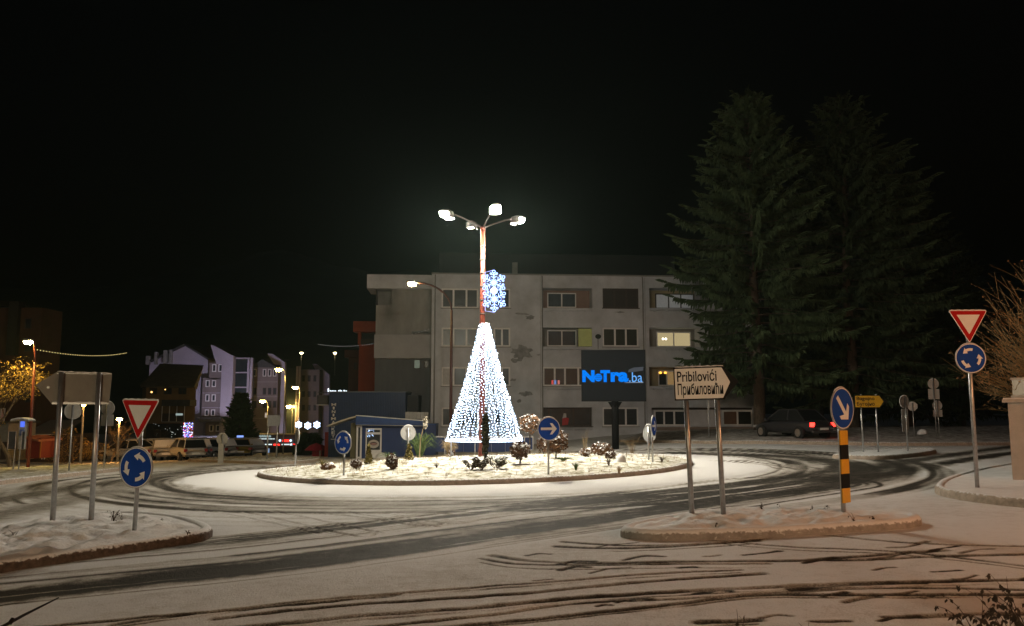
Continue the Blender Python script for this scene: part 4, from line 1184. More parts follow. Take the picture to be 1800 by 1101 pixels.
def patch(px, py, w, h, n=18, sd=1):
    rr_ = random.Random(sd); u, z = FA.uz(px, py); s = 59 / FPX
    pts = []
    for k in range(n):
        a = 2 * PI * k / n; f = rr_.uniform(0.55, 1.1)
        pts.append((u + math.cos(a) * w * s * f / 2, z + math.sin(a) * h * s * f / 2))
    MB().prism(pts, -0.008, 0.01).build('plaster_patch', m_bare, apt)
patch(917, 620, 42, 30, 24, 1); patch(905, 634, 16, 10, 12, 2); patch(932, 558, 20, 9, 16, 3); patch(918, 552, 30, 5, 18, 4); patch(924, 693, 26, 10, 20, 5); patch(912, 705, 9, 8, 10, 6); patch(947, 624, 10, 4, 10, 7); patch(902, 668, 14, 6, 10, 8); patch(1090, 549, 20, 4, 12, 9)
u, z = FA.uz(1051, 592); MB().ball((u, -0.12, z), 0.22, 10, 6, (1, 0.4, 0.8)).build('wall_planter', mat('dark_plant', (0.03, 0.035, 0.03), rough=0.9), apt)
MB().tube([(u, -0.03, z - 0.1), (u, -0.03, z - 0.9)], 0.02, 6).build('cable', m_black, apt)
# dark attic storey set back on the roof, chimney and aerial
MB().box(FA.uz(770, 480)[0], FA.uz(1205, 480)[0], 3.0, 9, z_roof, FA.uz(900, 446, 3)[1]).build('attic', mat('attic_tin', (0.010, 0.012, 0.013), rough=0.8, var=0.3, scale=3, stretch=(6, 1, 0.1)), apt)
u, z = FA.uz(905, 478, 2.5); MB().box(u - 0.2, u + 0.2, 2.4, 2.8, z_roof, FA.uz(905, 462, 2.5)[1]).build('chimney', m_plaster_d, apt)
# --- its stair wing on the left, set back
KW = 1.6
def wr(a, b_, c, d): return FA.rect(a, b_, c, d, KW)
w0 = wr(645.6, 485, 757, 800)
lo = wr(660.5, 508, 688.5, 536.5)
w_small = wr(727.5, 632.5, 739, 648.5); w_small2 = wr(746, 634, 754, 647)
mw = MB(); off = lambda u, k, z: (u, k + KW, z)
lo2 = wr(724, 584, 756, 589)
wall_grid(mw, wr(656, 485, 757, 800)[0], -0.004, 0, wr(645, 508, 757, 800)[3], [(*lo, 1.4), (*w_small, 0.12), (*w_small2, 0.12), (*lo2, 0.5)], off)
uL = wr(656, 485, 757, 800)[0]
mw.quad((uL, KW + 9, 0), (uL, KW, 0), (uL, KW, w0[3] - 0.4), (uL, KW + 9, w0[3] - 0.4))
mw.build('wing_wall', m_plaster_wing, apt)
q = wr(645.6, 485, 756, 508); MB().box(q[0], q[1] + 0.2, KW - 0.35, KW + 3, q[2], q[3]).build('wing_parapet', m_plaster, apt)
q = wr(724, 490, 756, 583); MB().box(q[0], q[1] + 0.15, KW - 0.30, KW - 0.003, q[2], q[3] - 1.0).build('wing_bay', m_plaster_wing, apt)
q = wr(658.5, 590, 755, 630.5); MB().box(q[0], q[1] + 0.15, KW - 0.55, KW - 0.003, q[2], q[3]).build('wing_balcony', mat('pale_lilac_plaster', (0.36, 0.355, 0.37), rough=0.9, var=0.1, scale=1), apt)
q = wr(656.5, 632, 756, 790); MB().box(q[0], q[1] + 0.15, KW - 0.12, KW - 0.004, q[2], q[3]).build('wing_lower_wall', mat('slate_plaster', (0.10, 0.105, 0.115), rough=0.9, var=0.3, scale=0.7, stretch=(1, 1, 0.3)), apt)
window(apt, wr(727.5, 632.5, 739, 648.5), KW - 0.125, 1, m_dframe, mat('green_lit_glass', (0.12, 0.16, 0.15), rough=0.3, emit=(0.4, 0.7, 0.6), estr=0.08), sill=False, fw=0.04)
window(apt, wr(746, 634, 754, 647), KW - 0.125, 1, m_dframe, m_glassd, sill=False, fw=0.04)

# --- helpers for buildings given in world coordinates
def wpart(root, mb, name, m, parent=None, smooth=False):
    mb.xf(Matrix.Translation(-root.location)); return mb.build(name, m, parent or root, smooth)
def rct(x0, y0, x1, y1, d):
    a = P(x0, (y0 + y1) / 2, d); b_ = P(x1, (y0 + y1) / 2, d)
    return a.x, b_.x, P(900, y1, d).z, P(900, y0, d).z
def fbox(mb, x0, y0, x1, y1, d, dep=1.0, proud=0.0):
    r = rct(x0, y0, x1, y1, d); return mb.box(r[0], r[1], d - proud, d + dep, r[2], r[3])
def bthing(name, label, px, d, cat='building'):
    x = P(px, 715, d).x
    return thing(name, label, cat, (x, d, float(gz(x, d)) - 0.3))
def fwin(root, x0, y0, x1, y1, d, n=1, fm=None, gm=None, fw=0.07):
    """window on a camera-facing wall at distance d; frame stands proud, panes inside"""
    u0, u1, z0, z1 = rct(x0, y0, x1, y1, d)
    mb = MB()
    for a in ((u0, u1, z0, z0 + fw), (u0, u1, z1 - fw, z1), (u0, u0 + fw, z0 + fw, z1 - fw), (u1 - fw, u1, z0 + fw, z1 - fw)):
        mb.box(a[0], a[1], d - 0.06, d - 0.003, a[2], a[3])
    for k in range(1, n):
        c = u0 + (u1 - u0) * k / n; mb.box(c - fw / 2, c + fw / 2, d - 0.058, d - 0.004, z0 + fw, z1 - fw)
    wo = wpart(root, mb, 'window', fm or m_wframe)
    for k in range(n):
        a = u0 + (u1 - u0) * k / n + fw / 2; b_ = u0 + (u1 - u0) * (k + 1) / n - fw / 2
        wpart(root, MB().box(a, b_, d - 0.03, d - 0.005, z0 + fw, z1 - fw), 'pane', gm or m_glassd, wo)
    return wo

# --- orange tower house and brown house behind the shop
t = bthing('tower_house', 'narrow orange house with an open top storey beside the apartment block', 640, 70)
m_or = mat('orange_plaster', (0.36, 0.075, 0.03), rough=0.9, var=0.15, scale=0.8)
wpart(t, fbox(MB(), 629, 606, 668, 830, 70, 8), 'wall', m_or)
wpart(t, fbox(MB(), 622, 565.5, 668, 584, 70, 8, 0.3), 'top_band', m_or)
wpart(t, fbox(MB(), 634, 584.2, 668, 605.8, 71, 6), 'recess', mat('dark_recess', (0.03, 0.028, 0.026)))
wpart(t, fbox(MB(), 629, 584.2, 634, 605.8, 70, 0.5), 'pillar', m_or)
wpart(t, fbox(MB(), 634, 596, 668, 605.5, 70, 0.06), 'railing', m_dframe)
t = bthing('house', 'dark brown narrow house just left of the orange tower', 618, 78)
m_br = mat('brown_plaster', (0.10, 0.05, 0.032), rough=0.9)
wpart(t, fbox(MB(), 611, 618, 634, 830, 78, 8), 'wall', m_br); wpart(t, fbox(MB(), 607, 616, 634, 629, 78, 8, 0.4), 'roof_band', m_br)
fwin(t, 622, 637, 628, 650, 78, 1, m_dframe)

# --- blue minimarket and its kiosk
DM = 57.0
t = bthing('shop', 'blue metal clad minimarket with white vertical lettering on its corner', 640, DM)
m_bm = mat('navy_cladding', (0.010, 0.035, 0.115), rough=0.45, var=0.15, scale=2)
r = rct(577.5, 690, 712, 815, DM)
mb = MB().box(r[0], r[1], DM, DM + 3, r[2] - 1, r[3])
nrib = 44
for k in range(nrib + 1):
    x = r[0] + 0.02 + (r[1] - r[0] - 0.08) * k / nrib; mb.box(x, x + 0.035, DM - 0.022, DM - 0.001, r[2] - 1, r[3] - 0.02)
wpart(t, mb, 'wall', m_bm)
wpart(t, MB().box(r[0] - 0.05, r[1] + 0.08, DM - 0.06, DM + 3.05, r[3] + 0.003, r[3] + 0.07), 'roof_edge', mat('pale_blue_edge', (0.12, 0.14, 0.18), rough=0.4, snow=0.5))
wpart(t, fbox(MB(), 712.6, 695, 735, 760, DM + 1.0, 2), 'side_annex', mat('dark_annex', (0.016, 0.018, 0.024), rough=0.6))
wpart(t, fbox(MB(), 557, 695, 577, 712, DM + 1.0, 3), 'side_canopy', m_tin)
wpart(t, fbox(MB(), 555, 711.2, 577, 713, DM + 0.9, 3), 'canopy_edge', m_signback)
for i, ch in enumerate('MINIMARKET'):
    c = P(586.8 - 0.12 * i, 711.6 + 6.15 * i, DM); w = {'I': 0.06, 'M': 0.16}.get(ch, 0.12)
    o = text_obj(ch, 'letter', mat('letter_white', (0.85, 0.85, 0.84), rough=0.6), None, c.x - w - t.location.x, c.x + w - t.location.x, c.z - 0.095 - t.location.z, c.z + 0.095 - t.location.z, -0.024, 0.006, bold=0.02)
    o.parent = t
for k in range(5):
    c = P(582.5 + 2 * k, 772.3, DM); wpart(t, MB().box(c.x - 0.03, c.x + 0.025, DM - 0.03, DM - 0.0235, c.z - 0.02, c.z + 0.02), 'small_print', mat('letter_white', (0.6, 0.6, 0.6)))
# small white glowing roof sign seen beyond the shop's roof edge
sg = thing('roof_sign', 'tiny white glowing row of letters above the minimarket roof', 'sign', P(593, 690, DM + 3.2))
g_rs = glow('roof_sign_white', (0.8, 0.92, 1.0), 2.2)
rnd = random.Random(8)
for px, w, h in ((577.2, 2.0, 6), (580.5, 1.6, 2.6), (583, 1.4, 2.2), (585.2, 1.4, 2.4), (587.4, 1.4, 2.2), (589.8, 1.6, 2.2), (595.5, 1.5, 2.6), (598, 1.4, 3.4), (600.4, 1.4, 2.4), (605, 1.8, 3.2), (608.5, 2.0, 2.2)):
    q = rct(px - w / 2, 689 - h, px + w / 2, 689, DM + 3.2)
    MB().box(q[0], q[1], DM + 3.18, DM + 3.22, q[2], q[3]).xf(Matrix.Translation(-sg.location)).build('letter', g_rs, sg)
MB().box(q[0] - 2, q[1], DM + 3.17, DM + 3.23, q[2] - 0.06, q[2] - 0.003).xf(Matrix.Translation(-sg.location)).build('rail', m_tin, sg)
DK = 50.0
t = bthing('kiosk', 'small blue kiosk with a sloping fascia and glazed door behind the island', 690, DK)
m_bk = mat('kiosk_blue', (0.012, 0.035, 0.14), rough=0.5, var=0.12, scale=2)
m_bk2 = mat('kiosk_fascia_blue', (0.018, 0.06, 0.22), rough=0.45, var=0.1, scale=2)
r = rct(636, 748, 744, 812, DK); rd = rct(642, 752.5, 671, 806, DK)
mb = MB(); wall_grid(mb, r[0], r[1], r[2] - 0.6, r[3], [(rd[0], rd[1], rd[2], rd[3], 0.08)], lambda u, k, z: (u, DK + k, z))
mb.box(r[1] - 0.004, r[1], DK, DK + 2.5, r[2] - 0.6, r[3])
wpart(t, mb, 'wall', m_bk)
# fascia: a sloping box, taller at the left
a0, a1 = P(628, 731, DK), P(745.5, 740, DK); b0, b1 = P(629, 747, DK), P(744.5, 748.7, DK)
mb = MB(); mb.add([(a0.x, DK - 0.45, b0.z), (a1.x, DK - 0.45, b1.z), (a1.x, DK - 0.45, a1.z), (a0.x, DK - 0.45, a0.z), (a0.x, DK + 2.4, b0.z), (a1.x, DK + 2.4, b1.z), (a1.x, DK + 2.4, a1.z), (a0.x, DK + 2.4, a0.z)],
             [(0, 1, 2, 3), (5, 4, 7, 6), (1, 5, 6, 2), (4, 0, 3, 7), (3, 2, 6, 7), (4, 5, 1, 0)])
fs = wpart(t, mb, 'fascia', m_bk2)
mb = MB().tube([(a0.x, DK - 0.46, a0.z + 0.02), (a1.x, DK - 0.46, a1.z + 0.02)], 0.03, 6); wpart(t, mb, 'fascia_trim', m_snowcap, fs)
mb = MB().tube([(b0.x, DK - 0.46, b0.z), (b1.x, DK - 0.46, b1.z)], 0.02, 6); wpart(t, mb, 'fascia_trim', m_signback, fs)
mz_ = (a0.z + b0.z) / 2 * 0.45 + b0.z * 0.55
mb = MB().tube([(b0.x + 0.1, DK - 0.455, (a0.z * 0.3 + b0.z * 0.7)), (b1.x, DK - 0.455, (a1.z * 0.3 + b1.z * 0.7))], 0.012, 5); wpart(t, mb, 'fascia_seam', m_bk, fs)
# curved canopy to the left of it
c_pts = [P(577, 748, DK), P(590, 743, DK), (P(604, 738, DK)), P(618, 733.5, DK), P(628, 731, DK)]
mb = MB()
for k in range(4):
    a, b_ = c_pts[k], c_pts[k + 1]
    mb.quad((a.x, DK - 0.5, a.z), (b_.x, DK - 0.5, b_.z), (b_.x, DK + 1.5, b_.z), (a.x, DK + 1.5, a.z))
    mb.quad((a.x, DK - 0.5, a.z - 0.09), (a.x, DK + 1.5, a.z - 0.09), (b_.x, DK + 1.5, b_.z - 0.09), (b_.x, DK - 0.5, b_.z - 0.09))
    mb.quad((a.x, DK - 0.5, a.z - 0.09), (b_.x, DK - 0.5, b_.z - 0.09), (b_.x, DK - 0.5, b_.z), (a.x, DK - 0.5, a.z))
wpart(t, mb, 'canopy', mat('canopy_tin', (0.45, 0.42, 0.34), rough=0.6, var=0.1, snow=0.4))
wpart(t, fbox(MB(), 616, 744, 626, 812, DK + 0.2, 1.5), 'wooden_return', mat('olive_boards', (0.12, 0.11, 0.06), rough=0.8, var=0.3, scale=4, stretch=(8, 1, 0.4)))
fwin(t, 626.5, 748.5, 636, 806, DK - 0.02, 1, m_wframe, m_glassd, 0.10)
# door with poster
d0 = rct(642.5, 753, 670.5, 806, DK)
do = wpart(t, MB().box(d0[0], d0[1], DK + 0.01, DK + 0.05, d0[2], d0[3]), 'door', m_wframe)
for x0, y0, x1, y1 in ((644.8, 756, 668, 760), (644.8, 764, 668, 791)):
    q = rct(x0, y0, x1, y1, DK); wpart(t, MB().box(q[0], q[1], DK - 0.004, DK + 0.008, q[2], q[3]), 'pane', m_glassd, do)
q = rct(646, 772, 667.5, 789.5, DK); cxp, czp = (q[0] + q[1]) / 2, (q[2] + q[3]) / 2
def ell(w, h, cx=0, cz=0, n=24): return [(cxp + cx + w * math.cos(2 * PI * k / n), czp + cz + h * math.sin(2 * PI * k / n)) for k in range(n)]
wpart(t, MB().prism(ell(0.33, 0.25), DK - 0.010, DK - 0.006), 'poster', mat('poster_pale', (0.45, 0.42, 0.40), rough=0.7), do)
wpart(t, MB().prism(ell(0.22, 0.10, 0.0, 0.02), DK - 0.0145, DK - 0.0115), 'poster', mat('poster_dark', (0.10, 0.05, 0.05), rough=0.7), do)
wpart(t, MB().prism(ell(0.19, 0.03, 0.02, 0.0), DK - 0.019, DK - 0.016), 'poster', mat('poster_pink', (0.5, 0.3, 0.3), rough=0.7), do)
gb = MB(); rnd = random.Random(4)
for k in range(26):
    c = P(rnd.uniform(646, 657), rnd.choice([rnd.uniform(756, 760), rnd.uniform(764.5, 768)]), DK); s = 0.022
    gb.add([(c.x + x * s, DK - 0.035 + y * s, c.z + z * s) for x, y, z in OCT], OCF)
tag(wpart(t, gb, 'fairy_lights', glow('fairy_blue', (0.45, 0.65, 1.0), 2.5), do), kind='stuff')
wpart(t, fbox(MB(), 744.5, 747, 766.5, 815, DK + 0.8, 1.5), 'annex', m_bk)
wpart(t, fbox(MB(), 743.8, 745, 767, 747.3, DK + 0.7, 1.6), 'annex_edge', m_bk2)
# grey metal fence panels between shop and block
t = thing('fence', 'pale corrugated metal fence between the shop and the apartment block', 'fence', (P(733, 730, 55).x, 55, float(gz(-6, 55))))
for k in range(6):
    wpart(t, fbox(MB(), 712.5 + 6.8 * k, 724 + 0.2 * k, 718.9 + 6.8 * k, 737, 55, 0.04), 'panel', m_signback)
wpart(t, fbox(MB(), 712.5, 737.2, 757, 780, 55.1, 0.15), 'base_wall', m_plaster_d)
# blue railing and white pipe frame low in front of the block
t = thing('fence', 'low blue panel fence with white rail behind the light cone', 'fence', (P(840, 780, 46).x, 46, float(gz(-1.5, 46))))
for k in range(7):
    wpart(t, fbox(MB(), 766 + 24.5 * k, 769.5, 790 + 24.5 * k, 795, 46, 0.04), 'panel', m_bk)
wpart(t, fbox(MB(), 766, 767, 938, 768.8, 45.97, 0.06), 'rail', m_wframe)
for px in (782, 835, 922, 937): wpart(t, fbox(MB(), px - 0.8, 767, px + 0.8, 800, 45.96, 0.05), 'post', m_wframe)

# --- the tall lilac apartment row far left
DG = 150.0
m_lil = mat('lilac_plaster', (0.42, 0.385, 0.47), rough=0.9, var=0.12, scale=0.25)
m_bay = mat('brown_grey_plaster', (0.22, 0.18, 0.18), rough=0.9, var=0.15, scale=0.4)
m_dg = mat('dark_stair_glass', (0.03, 0.04, 0.045), rough=0.15, var=0.3, scale=0.3)
t = bthing('apartment_row', 'lilac apartment row with a stepped gable and brown window bays, far left', 330, DG)
zb = float(gz(-60, DG)) - 1.0
gl = [P(263, 638.5, DG), P(326, 608.5, DG), P(367.5, 634, DG)]
wpart(t, MB().prism([(gl[0].x, zb), (gl[2].x + 0.1, zb), (gl[2].x + 0.1, gl[2].z), (gl[1].x, gl[1].z), (gl[0].x, gl[0].z)], DG, DG + 12), 'gable_wall', m_lil)
mb = MB(); ov = 0.5
for a, b_ in ((0, 1), (1, 2)):
    A, B = gl[a], gl[b_]
    mb.add([(A.x, DG - ov, A.z + 0.05), (B.x, DG - ov, B.z + 0.05), (B.x, DG + 12, B.z + 0.05), (A.x, DG + 12, A.z + 0.05), (A.x, DG - ov, A.z + 0.4), (B.x, DG - ov, B.z + 0.4), (B.x, DG + 12, B.z + 0.4), (A.x, DG + 12, A.z + 0.4)],
           [(0, 1, 2, 3), (4, 7, 6, 5), (0, 4, 5, 1), (1, 5, 6, 2), (3, 7, 4, 0), (2, 6, 7, 3)])
wpart(t, mb, 'roof', m_tin)
# dark roof slope running back on the right, second strip wall, chimney
A = P(326, 608.5, DG + 0.6); 
wpart(t, MB().add([(P(336, 612, DG).x, DG + 0.5, P(336, 612, DG).z + 0.3), (P(399, 640, DG).x, DG - 0.6, P(399, 640, DG).z), (P(399, 640, DG).x, DG + 10, P(399, 640, DG).z), (P(375, 607, DG).x, DG + 10, P(375, 607, DG).z)], [(0, 1, 2, 3)]), 'roof', m_tin)
for px, y0, y1, w in ((259, 626, 641, 3), (273, 619, 641, 2), (290, 616, 641, 3.2), (299, 615, 641, 2)):
    wpart(t, fbox(MB(), px - w, y0, px + w, y1, DG - 0.8, 0.8), 'chimney', m_plaster_d)
for x0, y0, x1, y1 in ((367.8, 638, 398, 667), (355, 665, 387, 733), (361, 742, 396, 767)):
    wpart(t, fbox(MB(), x0, y0, x1, y1, DG - 1.6, 1.6), 'bay', m_bay)
wpart(t, fbox(MB(), 354, 732.5, 397, 735, DG - 2.0, 2.0), 'bay_roof', m_tin)
wpart(t, MB().prism([(P(354, 733, DG).x, P(354, 733, DG).z), (P(397, 733, DG).x, P(397, 733, DG).z), (P(399, 742, DG).x, P(399, 742, DG).z), (P(361, 742, DG).x, P(361, 742, DG).z)], DG - 2.6, DG - 0.1), 'bay_roof', mat('grey_roof_felt', (0.16, 0.16, 0.19), rough=0.8))
for y0, y1, xs_ in ((640.5, 654, (373, 384)), (668.5, 680.5, (361.5, 372.5)), (693.5, 706, (361, 372)), (720, 731.5, (360, 371)), (747, 759, (368, 379.5))):
    for x in xs_: fwin(t, x, y0, x + 7.2, y1, DG - 1.6, 1, m_wframe, m_glassd, 0.16)
for yy in (690.5, 716.5): wpart(t, fbox(MB(), 355, yy, 387, yy + 1.0, DG - 1.68, 0.07), 'string_course', m_lil)
# second strip and long side wall to the right with glazed stair tower
DS = 148.0
q = rct(387, 624, 407, 800, DS)
wpart(t, MB().prism([(q[0], zb), (q[1], zb), (q[1], P(407, 626, DS).z), (P(378, 609, DS).x, P(378, 609, DS).z), (P(370, 607, DS).x, P(372, 606, DS).z), (q[0] - 1, P(387, 640, DS).z), (q[0], P(387, 640, DS).z)], DS, DS + 1), 'strip_wall', m_lil)
wpart(t, MB().add([(P(374, 605, DS).x, DS - 0.4, P(374, 605, DS).z), (P(408, 624.5, DS).x, DS - 0.4, P(408, 624.5, DS).z), (P(446, 630, 165).x, 165, P(446, 630, 165).z), (P(412, 605, 165).x, 165, P(412, 606, 165).z)], [(0, 1, 2, 3)]), 'roof', m_tin)
def side(px0, d0, px1, d1, y0a, y1a, m, name, root, x_off=0.0):
    """wall running away down the street between two pixel columns; top edge given at the near end"""
    a = P(px0, y0a, d0); zt = a.z; zb_ = P(px0, y1a, d0).z; b_ = P(px1, 715, d1)
    mb = MB(); o = Vector((0.35, 0, 0))
    A0, A1 = (a.x, d0), (b_.x, d1)
    mb.add([(A0[0], A0[1], zb_), (A1[0], A1[1], zb_), (A1[0], A1[1], zt), (A0[0], A0[1], zt), (A0[0] - 3, A0[1], zb_), (A1[0] - 3, A1[1], zb_), (A1[0] - 3, A1[1], zt), (A0[0] - 3, A0[1], zt)],
           [(0, 1, 2, 3), (5, 4, 7, 6), (3, 2, 6, 7), (4, 0, 3, 7), (1, 5, 6, 2)])
    return wpart(root, mb, name, m)
wpart(t, fbox(MB(), 407.3, 629, 436, 800, 152, 3), 'stair_tower', m_dg)
for yy in (629, 654, 680, 705): wpart(t, fbox(MB(), 410, yy, 436, yy + 2.2, 151.7, 0.3), 'floor_band', m_lil)
for x0, x1 in ((407.4, 410.2), (433, 436.5), (438, 442)): wpart(t, fbox(MB(), x0, 629, x1, 760 if x0 > 430 else 800, 151.5, 0.5), 'pier', m_lil)
wpart(t, fbox(MB(), 442, 646, 487, 800, 158, 3), 'brown_wall', m_bay)
mr = MB().add([(P(440, 630, 150).x, 157.4, P(440, 632, 158).z), (P(489, 647, 158).x, 157.4, P(489, 647, 158).z), (P(489, 647, 158).x, 166, P(489, 628, 158).z), (P(452, 620, 158).x, 166, P(452, 624, 158).z), (P(440, 646, 158).x, 157.5, P(440, 646, 158).z)], [(0, 4, 1, 2, 3)])
wpart(t, mr, 'roof', m_tin)
for y0, y1 in ((649, 662), (682, 694), (705, 717)):
    for x in (445, 462, 471, 480): fwin(t, x, y0, x + 6, y1, 158, 1, m_wframe if y0 < 660 else m_dframe, m_glassd, 0.14)
for yy in (671, 697, 735): wpart(t, fbox(MB(), 442, yy, 487, yy + 1.2, 157.9, 0.09), 'string_course', mat('dim_band', (0.3, 0.27, 0.27)))
fw_ = fwin(t, 465, 725, 470, 735, 157.9, 1, m_wframe, glow('far_lit_window', (1.0, 0.85, 0.7), 0.5), 0.12)
q0 = P(470, 624, 160)
wpart(t, MB().prism([(P(481, 800, 160).x, zb), (P(501, 800, 160).x, zb), (P(501, 637, 160).x, P(501, 637, 160).z), (P(478, 622, 160).x, P(478, 622, 160).z), (P(470, 622, 160).x, P(470, 622, 160).z), (P(481, 640, 160).x, P(481, 640, 160).z)], 160, 161), 'strip_wall', m_lil)
wpart(t, fbox(MB(), 501.3, 647, 519, 800, 172, 3), 'stair_tower', m_dg)
for x0, x1 in ((518.6, 521.6), (523, 526.5)): wpart(t, fbox(MB(), x0, 644, x1, 800, 171.6, 0.5), 'pier', m_lil)
wpart(t, fbox(MB(), 526.6, 650, 560, 800, 178, 3), 'brown_wall', m_bay)
for y0, y1 in ((660, 671), (688, 698), (712, 722)):
    for x in (531, 541, 551): fwin(t, x, y0, x + 5, y1, 178, 1, m_dframe, m_glassd, 0.14)
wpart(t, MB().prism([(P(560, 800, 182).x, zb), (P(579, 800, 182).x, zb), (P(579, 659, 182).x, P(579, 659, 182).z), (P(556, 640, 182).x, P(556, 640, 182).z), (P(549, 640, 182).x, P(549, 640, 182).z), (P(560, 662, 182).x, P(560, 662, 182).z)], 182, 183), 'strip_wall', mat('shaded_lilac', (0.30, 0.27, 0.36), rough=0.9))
# added flood lamp by the low roof, put in to light the gable
fl = thing('added_flood_lamp', 'small added flood lamp washing the lilac gable wall with pale violet light', 'lamp', P(398, 786, 128))
MB().box(-0.5, 0.5, -0.3, 0.25, -0.5, 0.3).build('housing', m_lampgrey, fl); 
MB().box(-0.45, 0.45, 0.255, 0.30, -0.42, 0.25).build('lamp_glass', glow('flood_violet', (0.82, 0.76, 1.0), 1500), fl)
MB().tube([(0, 0, -4), (0, 0, -0.5)], 0.08, 8).build('post', m_lampgrey, fl)
# low white shed before it
t = bthing('low_building', 'low pale flat roofed building at the foot of the lilac gable', 370, 135)
wpart(t, fbox(MB(), 338, 769, 418, 800, 135, 4), 'wall', m_lil); wpart(t, fbox(MB(), 336, 766.5, 420, 769, 134.6, 5), 'roof_edge', m_tin)
fwin(t, 341, 769.6, 349, 776, 135, 1, m_dframe, mat('olive_glass', (0.10, 0.10, 0.05), emit=(0.6, 0.5, 0.2), estr=0.05), 0.08)

# --- dark house with the big roof in front of it
DH = 98.0
t = bthing('house', 'dark house with a big roof, ochre upper wall and balcony, far left', 300, DH)
m_oc = mat('ochre_plaster', (0.20, 0.13, 0.06), rough=0.9, var=0.2, scale=0.5)
zb = float(gz(-40, DH)) - 0.5
a, b_, c, d = P(256, 642, DH), P(336, 645, DH), P(346, 679.5, DH), P(252, 678.5, DH)
mb = MB().add([(d.x, DH - 0.8, d.z), (c.x, DH - 0.8, c.z), (b_.x, DH + 4, b_.z + 0.4), (a.x, DH + 4, a.z + 0.4), (d.x, DH - 0.8, d.z - 0.18), (c.x, DH - 0.8, c.z - 0.18), (c.x * 1.06, DH + 6, c.z - 0.18), (d.x * 1.06, DH + 6, d.z - 0.18)], [(0, 1, 2, 3), (4, 5, 1, 0), (7, 6, 5, 4), (1, 5, 6, 2), (3, 7, 4, 0), (2, 6, 7, 3)])
wpart(t, mb, 'roof', mat('brown_tile_roof', (0.07, 0.06, 0.05), rough=0.85, var=0.3, scale=1.5))
q = rct(254, 680, 342, 800, DH); kk = (DH + 7) / DH * 1.01; wpart(t, MB().add([(q[0], DH, zb), (q[1], DH, zb), (q[1] * kk, DH + 7, zb), (q[0] * kk, DH + 7, zb), (q[0], DH, q[3] - .02), (q[1], DH, q[3] - .02), (q[1] * kk, DH + 7, q[3] - .02), (q[0] * kk, DH + 7, q[3] - .02)], [(3, 2, 1, 0), (4, 5, 6, 7), (0, 1, 5, 4), (1, 2, 6, 5), (2, 3, 7, 6), (3, 0, 4, 7)]), 'wall', m_oc)
g_spot = glow('room_lamp', (1.0, 0.55, 0.15), 4.0)
for x0, lit in ((262.5, 1), (288, 2), (314, 0)):
    w = fwin(t, x0, 682, x0 + 14, 693.5, DH, 2, m_dframe, m_glassd, 0.08)
    if lit:
        c = P(x0 + (4 if lit == 1 else 2.5), 689.5 if lit == 1 else 685, DH - 0.07); MB().ball((c.x - t.location.x, -0.09, c.z - t.location.z), 0.10 if lit == 1 else 0.06, 8, 6).build('room_lamp', g_spot, w)
wpart(t, fbox(MB(), 284, 703, 334, 714, DH - 2.0, 2.0), 'awning', m_tin)
wpart(t, fbox(MB(), 284, 727, 324, 741, DH - 1.8, 0.08), 'balcony_rail', m_dframe)
for px in (284, 297, 310, 323.5): wpart(t, fbox(MB(), px, 714, px + 0.9, 741, DH - 1.82, 0.06), 'balcony_post', m_wframe)
wpart(t, fbox(MB(), 284, 741.2, 326, 743, DH - 1.9, 1.9), 'balcony_slab', m_plaster_d)
wpart(t, fbox(MB(), 309, 727, 321, 730.5, DH - 1.9, 0.05), 'sign', glow('balcony_sign', (0.6, 0.75, 0.7), 0.5))
wpart(t, fbox(MB(), 256, 745, 321, 800, DH - 0.06, 0.05), 'shop_front', mat('shop_black', (0.015, 0.015, 0.017), rough=0.4))
rnd = random.Random(21)
cols_led = [glow('led_curtain_blue', (0.15, 0.25, 1.0), 3.0), glow('led_curtain_red', (1.0, 0.08, 0.06), 2.5), glow('led_curtain_white', (0.75, 0.8, 1.0), 3.0)]
mbs = [MB(), MB(), MB()]
for k in range(150):
    c = P(rnd.uniform(322, 339), rnd.uniform(743, 778), DH - 0.15); s = rnd.uniform(0.04, 0.075)
    mbs[rnd.choice([0, 0, 0, 1, 2])].add([(c.x + x * s, DH - 0.15 + y * s, c.z + z * s) for x, y, z in OCT], OCF)
for k in range(3): tag(wpart(t, mbs[k], 'led_curtain', cols_led[k]), kind='stuff')
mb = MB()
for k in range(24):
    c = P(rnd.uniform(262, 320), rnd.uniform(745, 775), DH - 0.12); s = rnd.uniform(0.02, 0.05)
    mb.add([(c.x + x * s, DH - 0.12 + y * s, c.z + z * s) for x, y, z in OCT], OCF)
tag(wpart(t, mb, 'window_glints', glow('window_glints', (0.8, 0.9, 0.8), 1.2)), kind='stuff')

# --- bar row with neon signs
DB = 112.0
t = bthing('bar', 'low bar building with red neon signs and blue lit windows, far left centre', 480, DB)
wpart(t, fbox(MB(), 433, 764, 526, 815, DB, 5), 'wall', mat('bar_wall', (0.05, 0.05, 0.06), rough=0.7))
wpart(t, fbox(MB(), 430, 784, 526, 787, DB - 1.5, 1.5), 'awning', mat('bar_awning', (0.12, 0.05, 0.06), rough=0.8))
wpart(t, MB().prism([(P(430, 762, DB).x, P(430, 772, DB).z), (P(440, 760, DB).x, P(440, 762, DB).z), (P(452, 772, DB).x, P(452, 775, DB).z), (P(452, 772, DB).x, P(452, 790, DB).z), (P(430, 772, DB).x, P(430, 790, DB).z)], DB - 0.8, DB - 0.1), 'gable_front', m_lil)
for px in range(436, 475, 8): 
    q = rct(px, 788.5, px + 5.5, 798, DB); wo = wpart(t, MB().box(q[0], q[1], DB - 0.06, DB - 0.003, q[2], q[3]), 'window', glow('bar_window_blue', (0.06, 0.12, 0.45) if px > 446 else (0.22, 0.32, 0.5), 1.0))
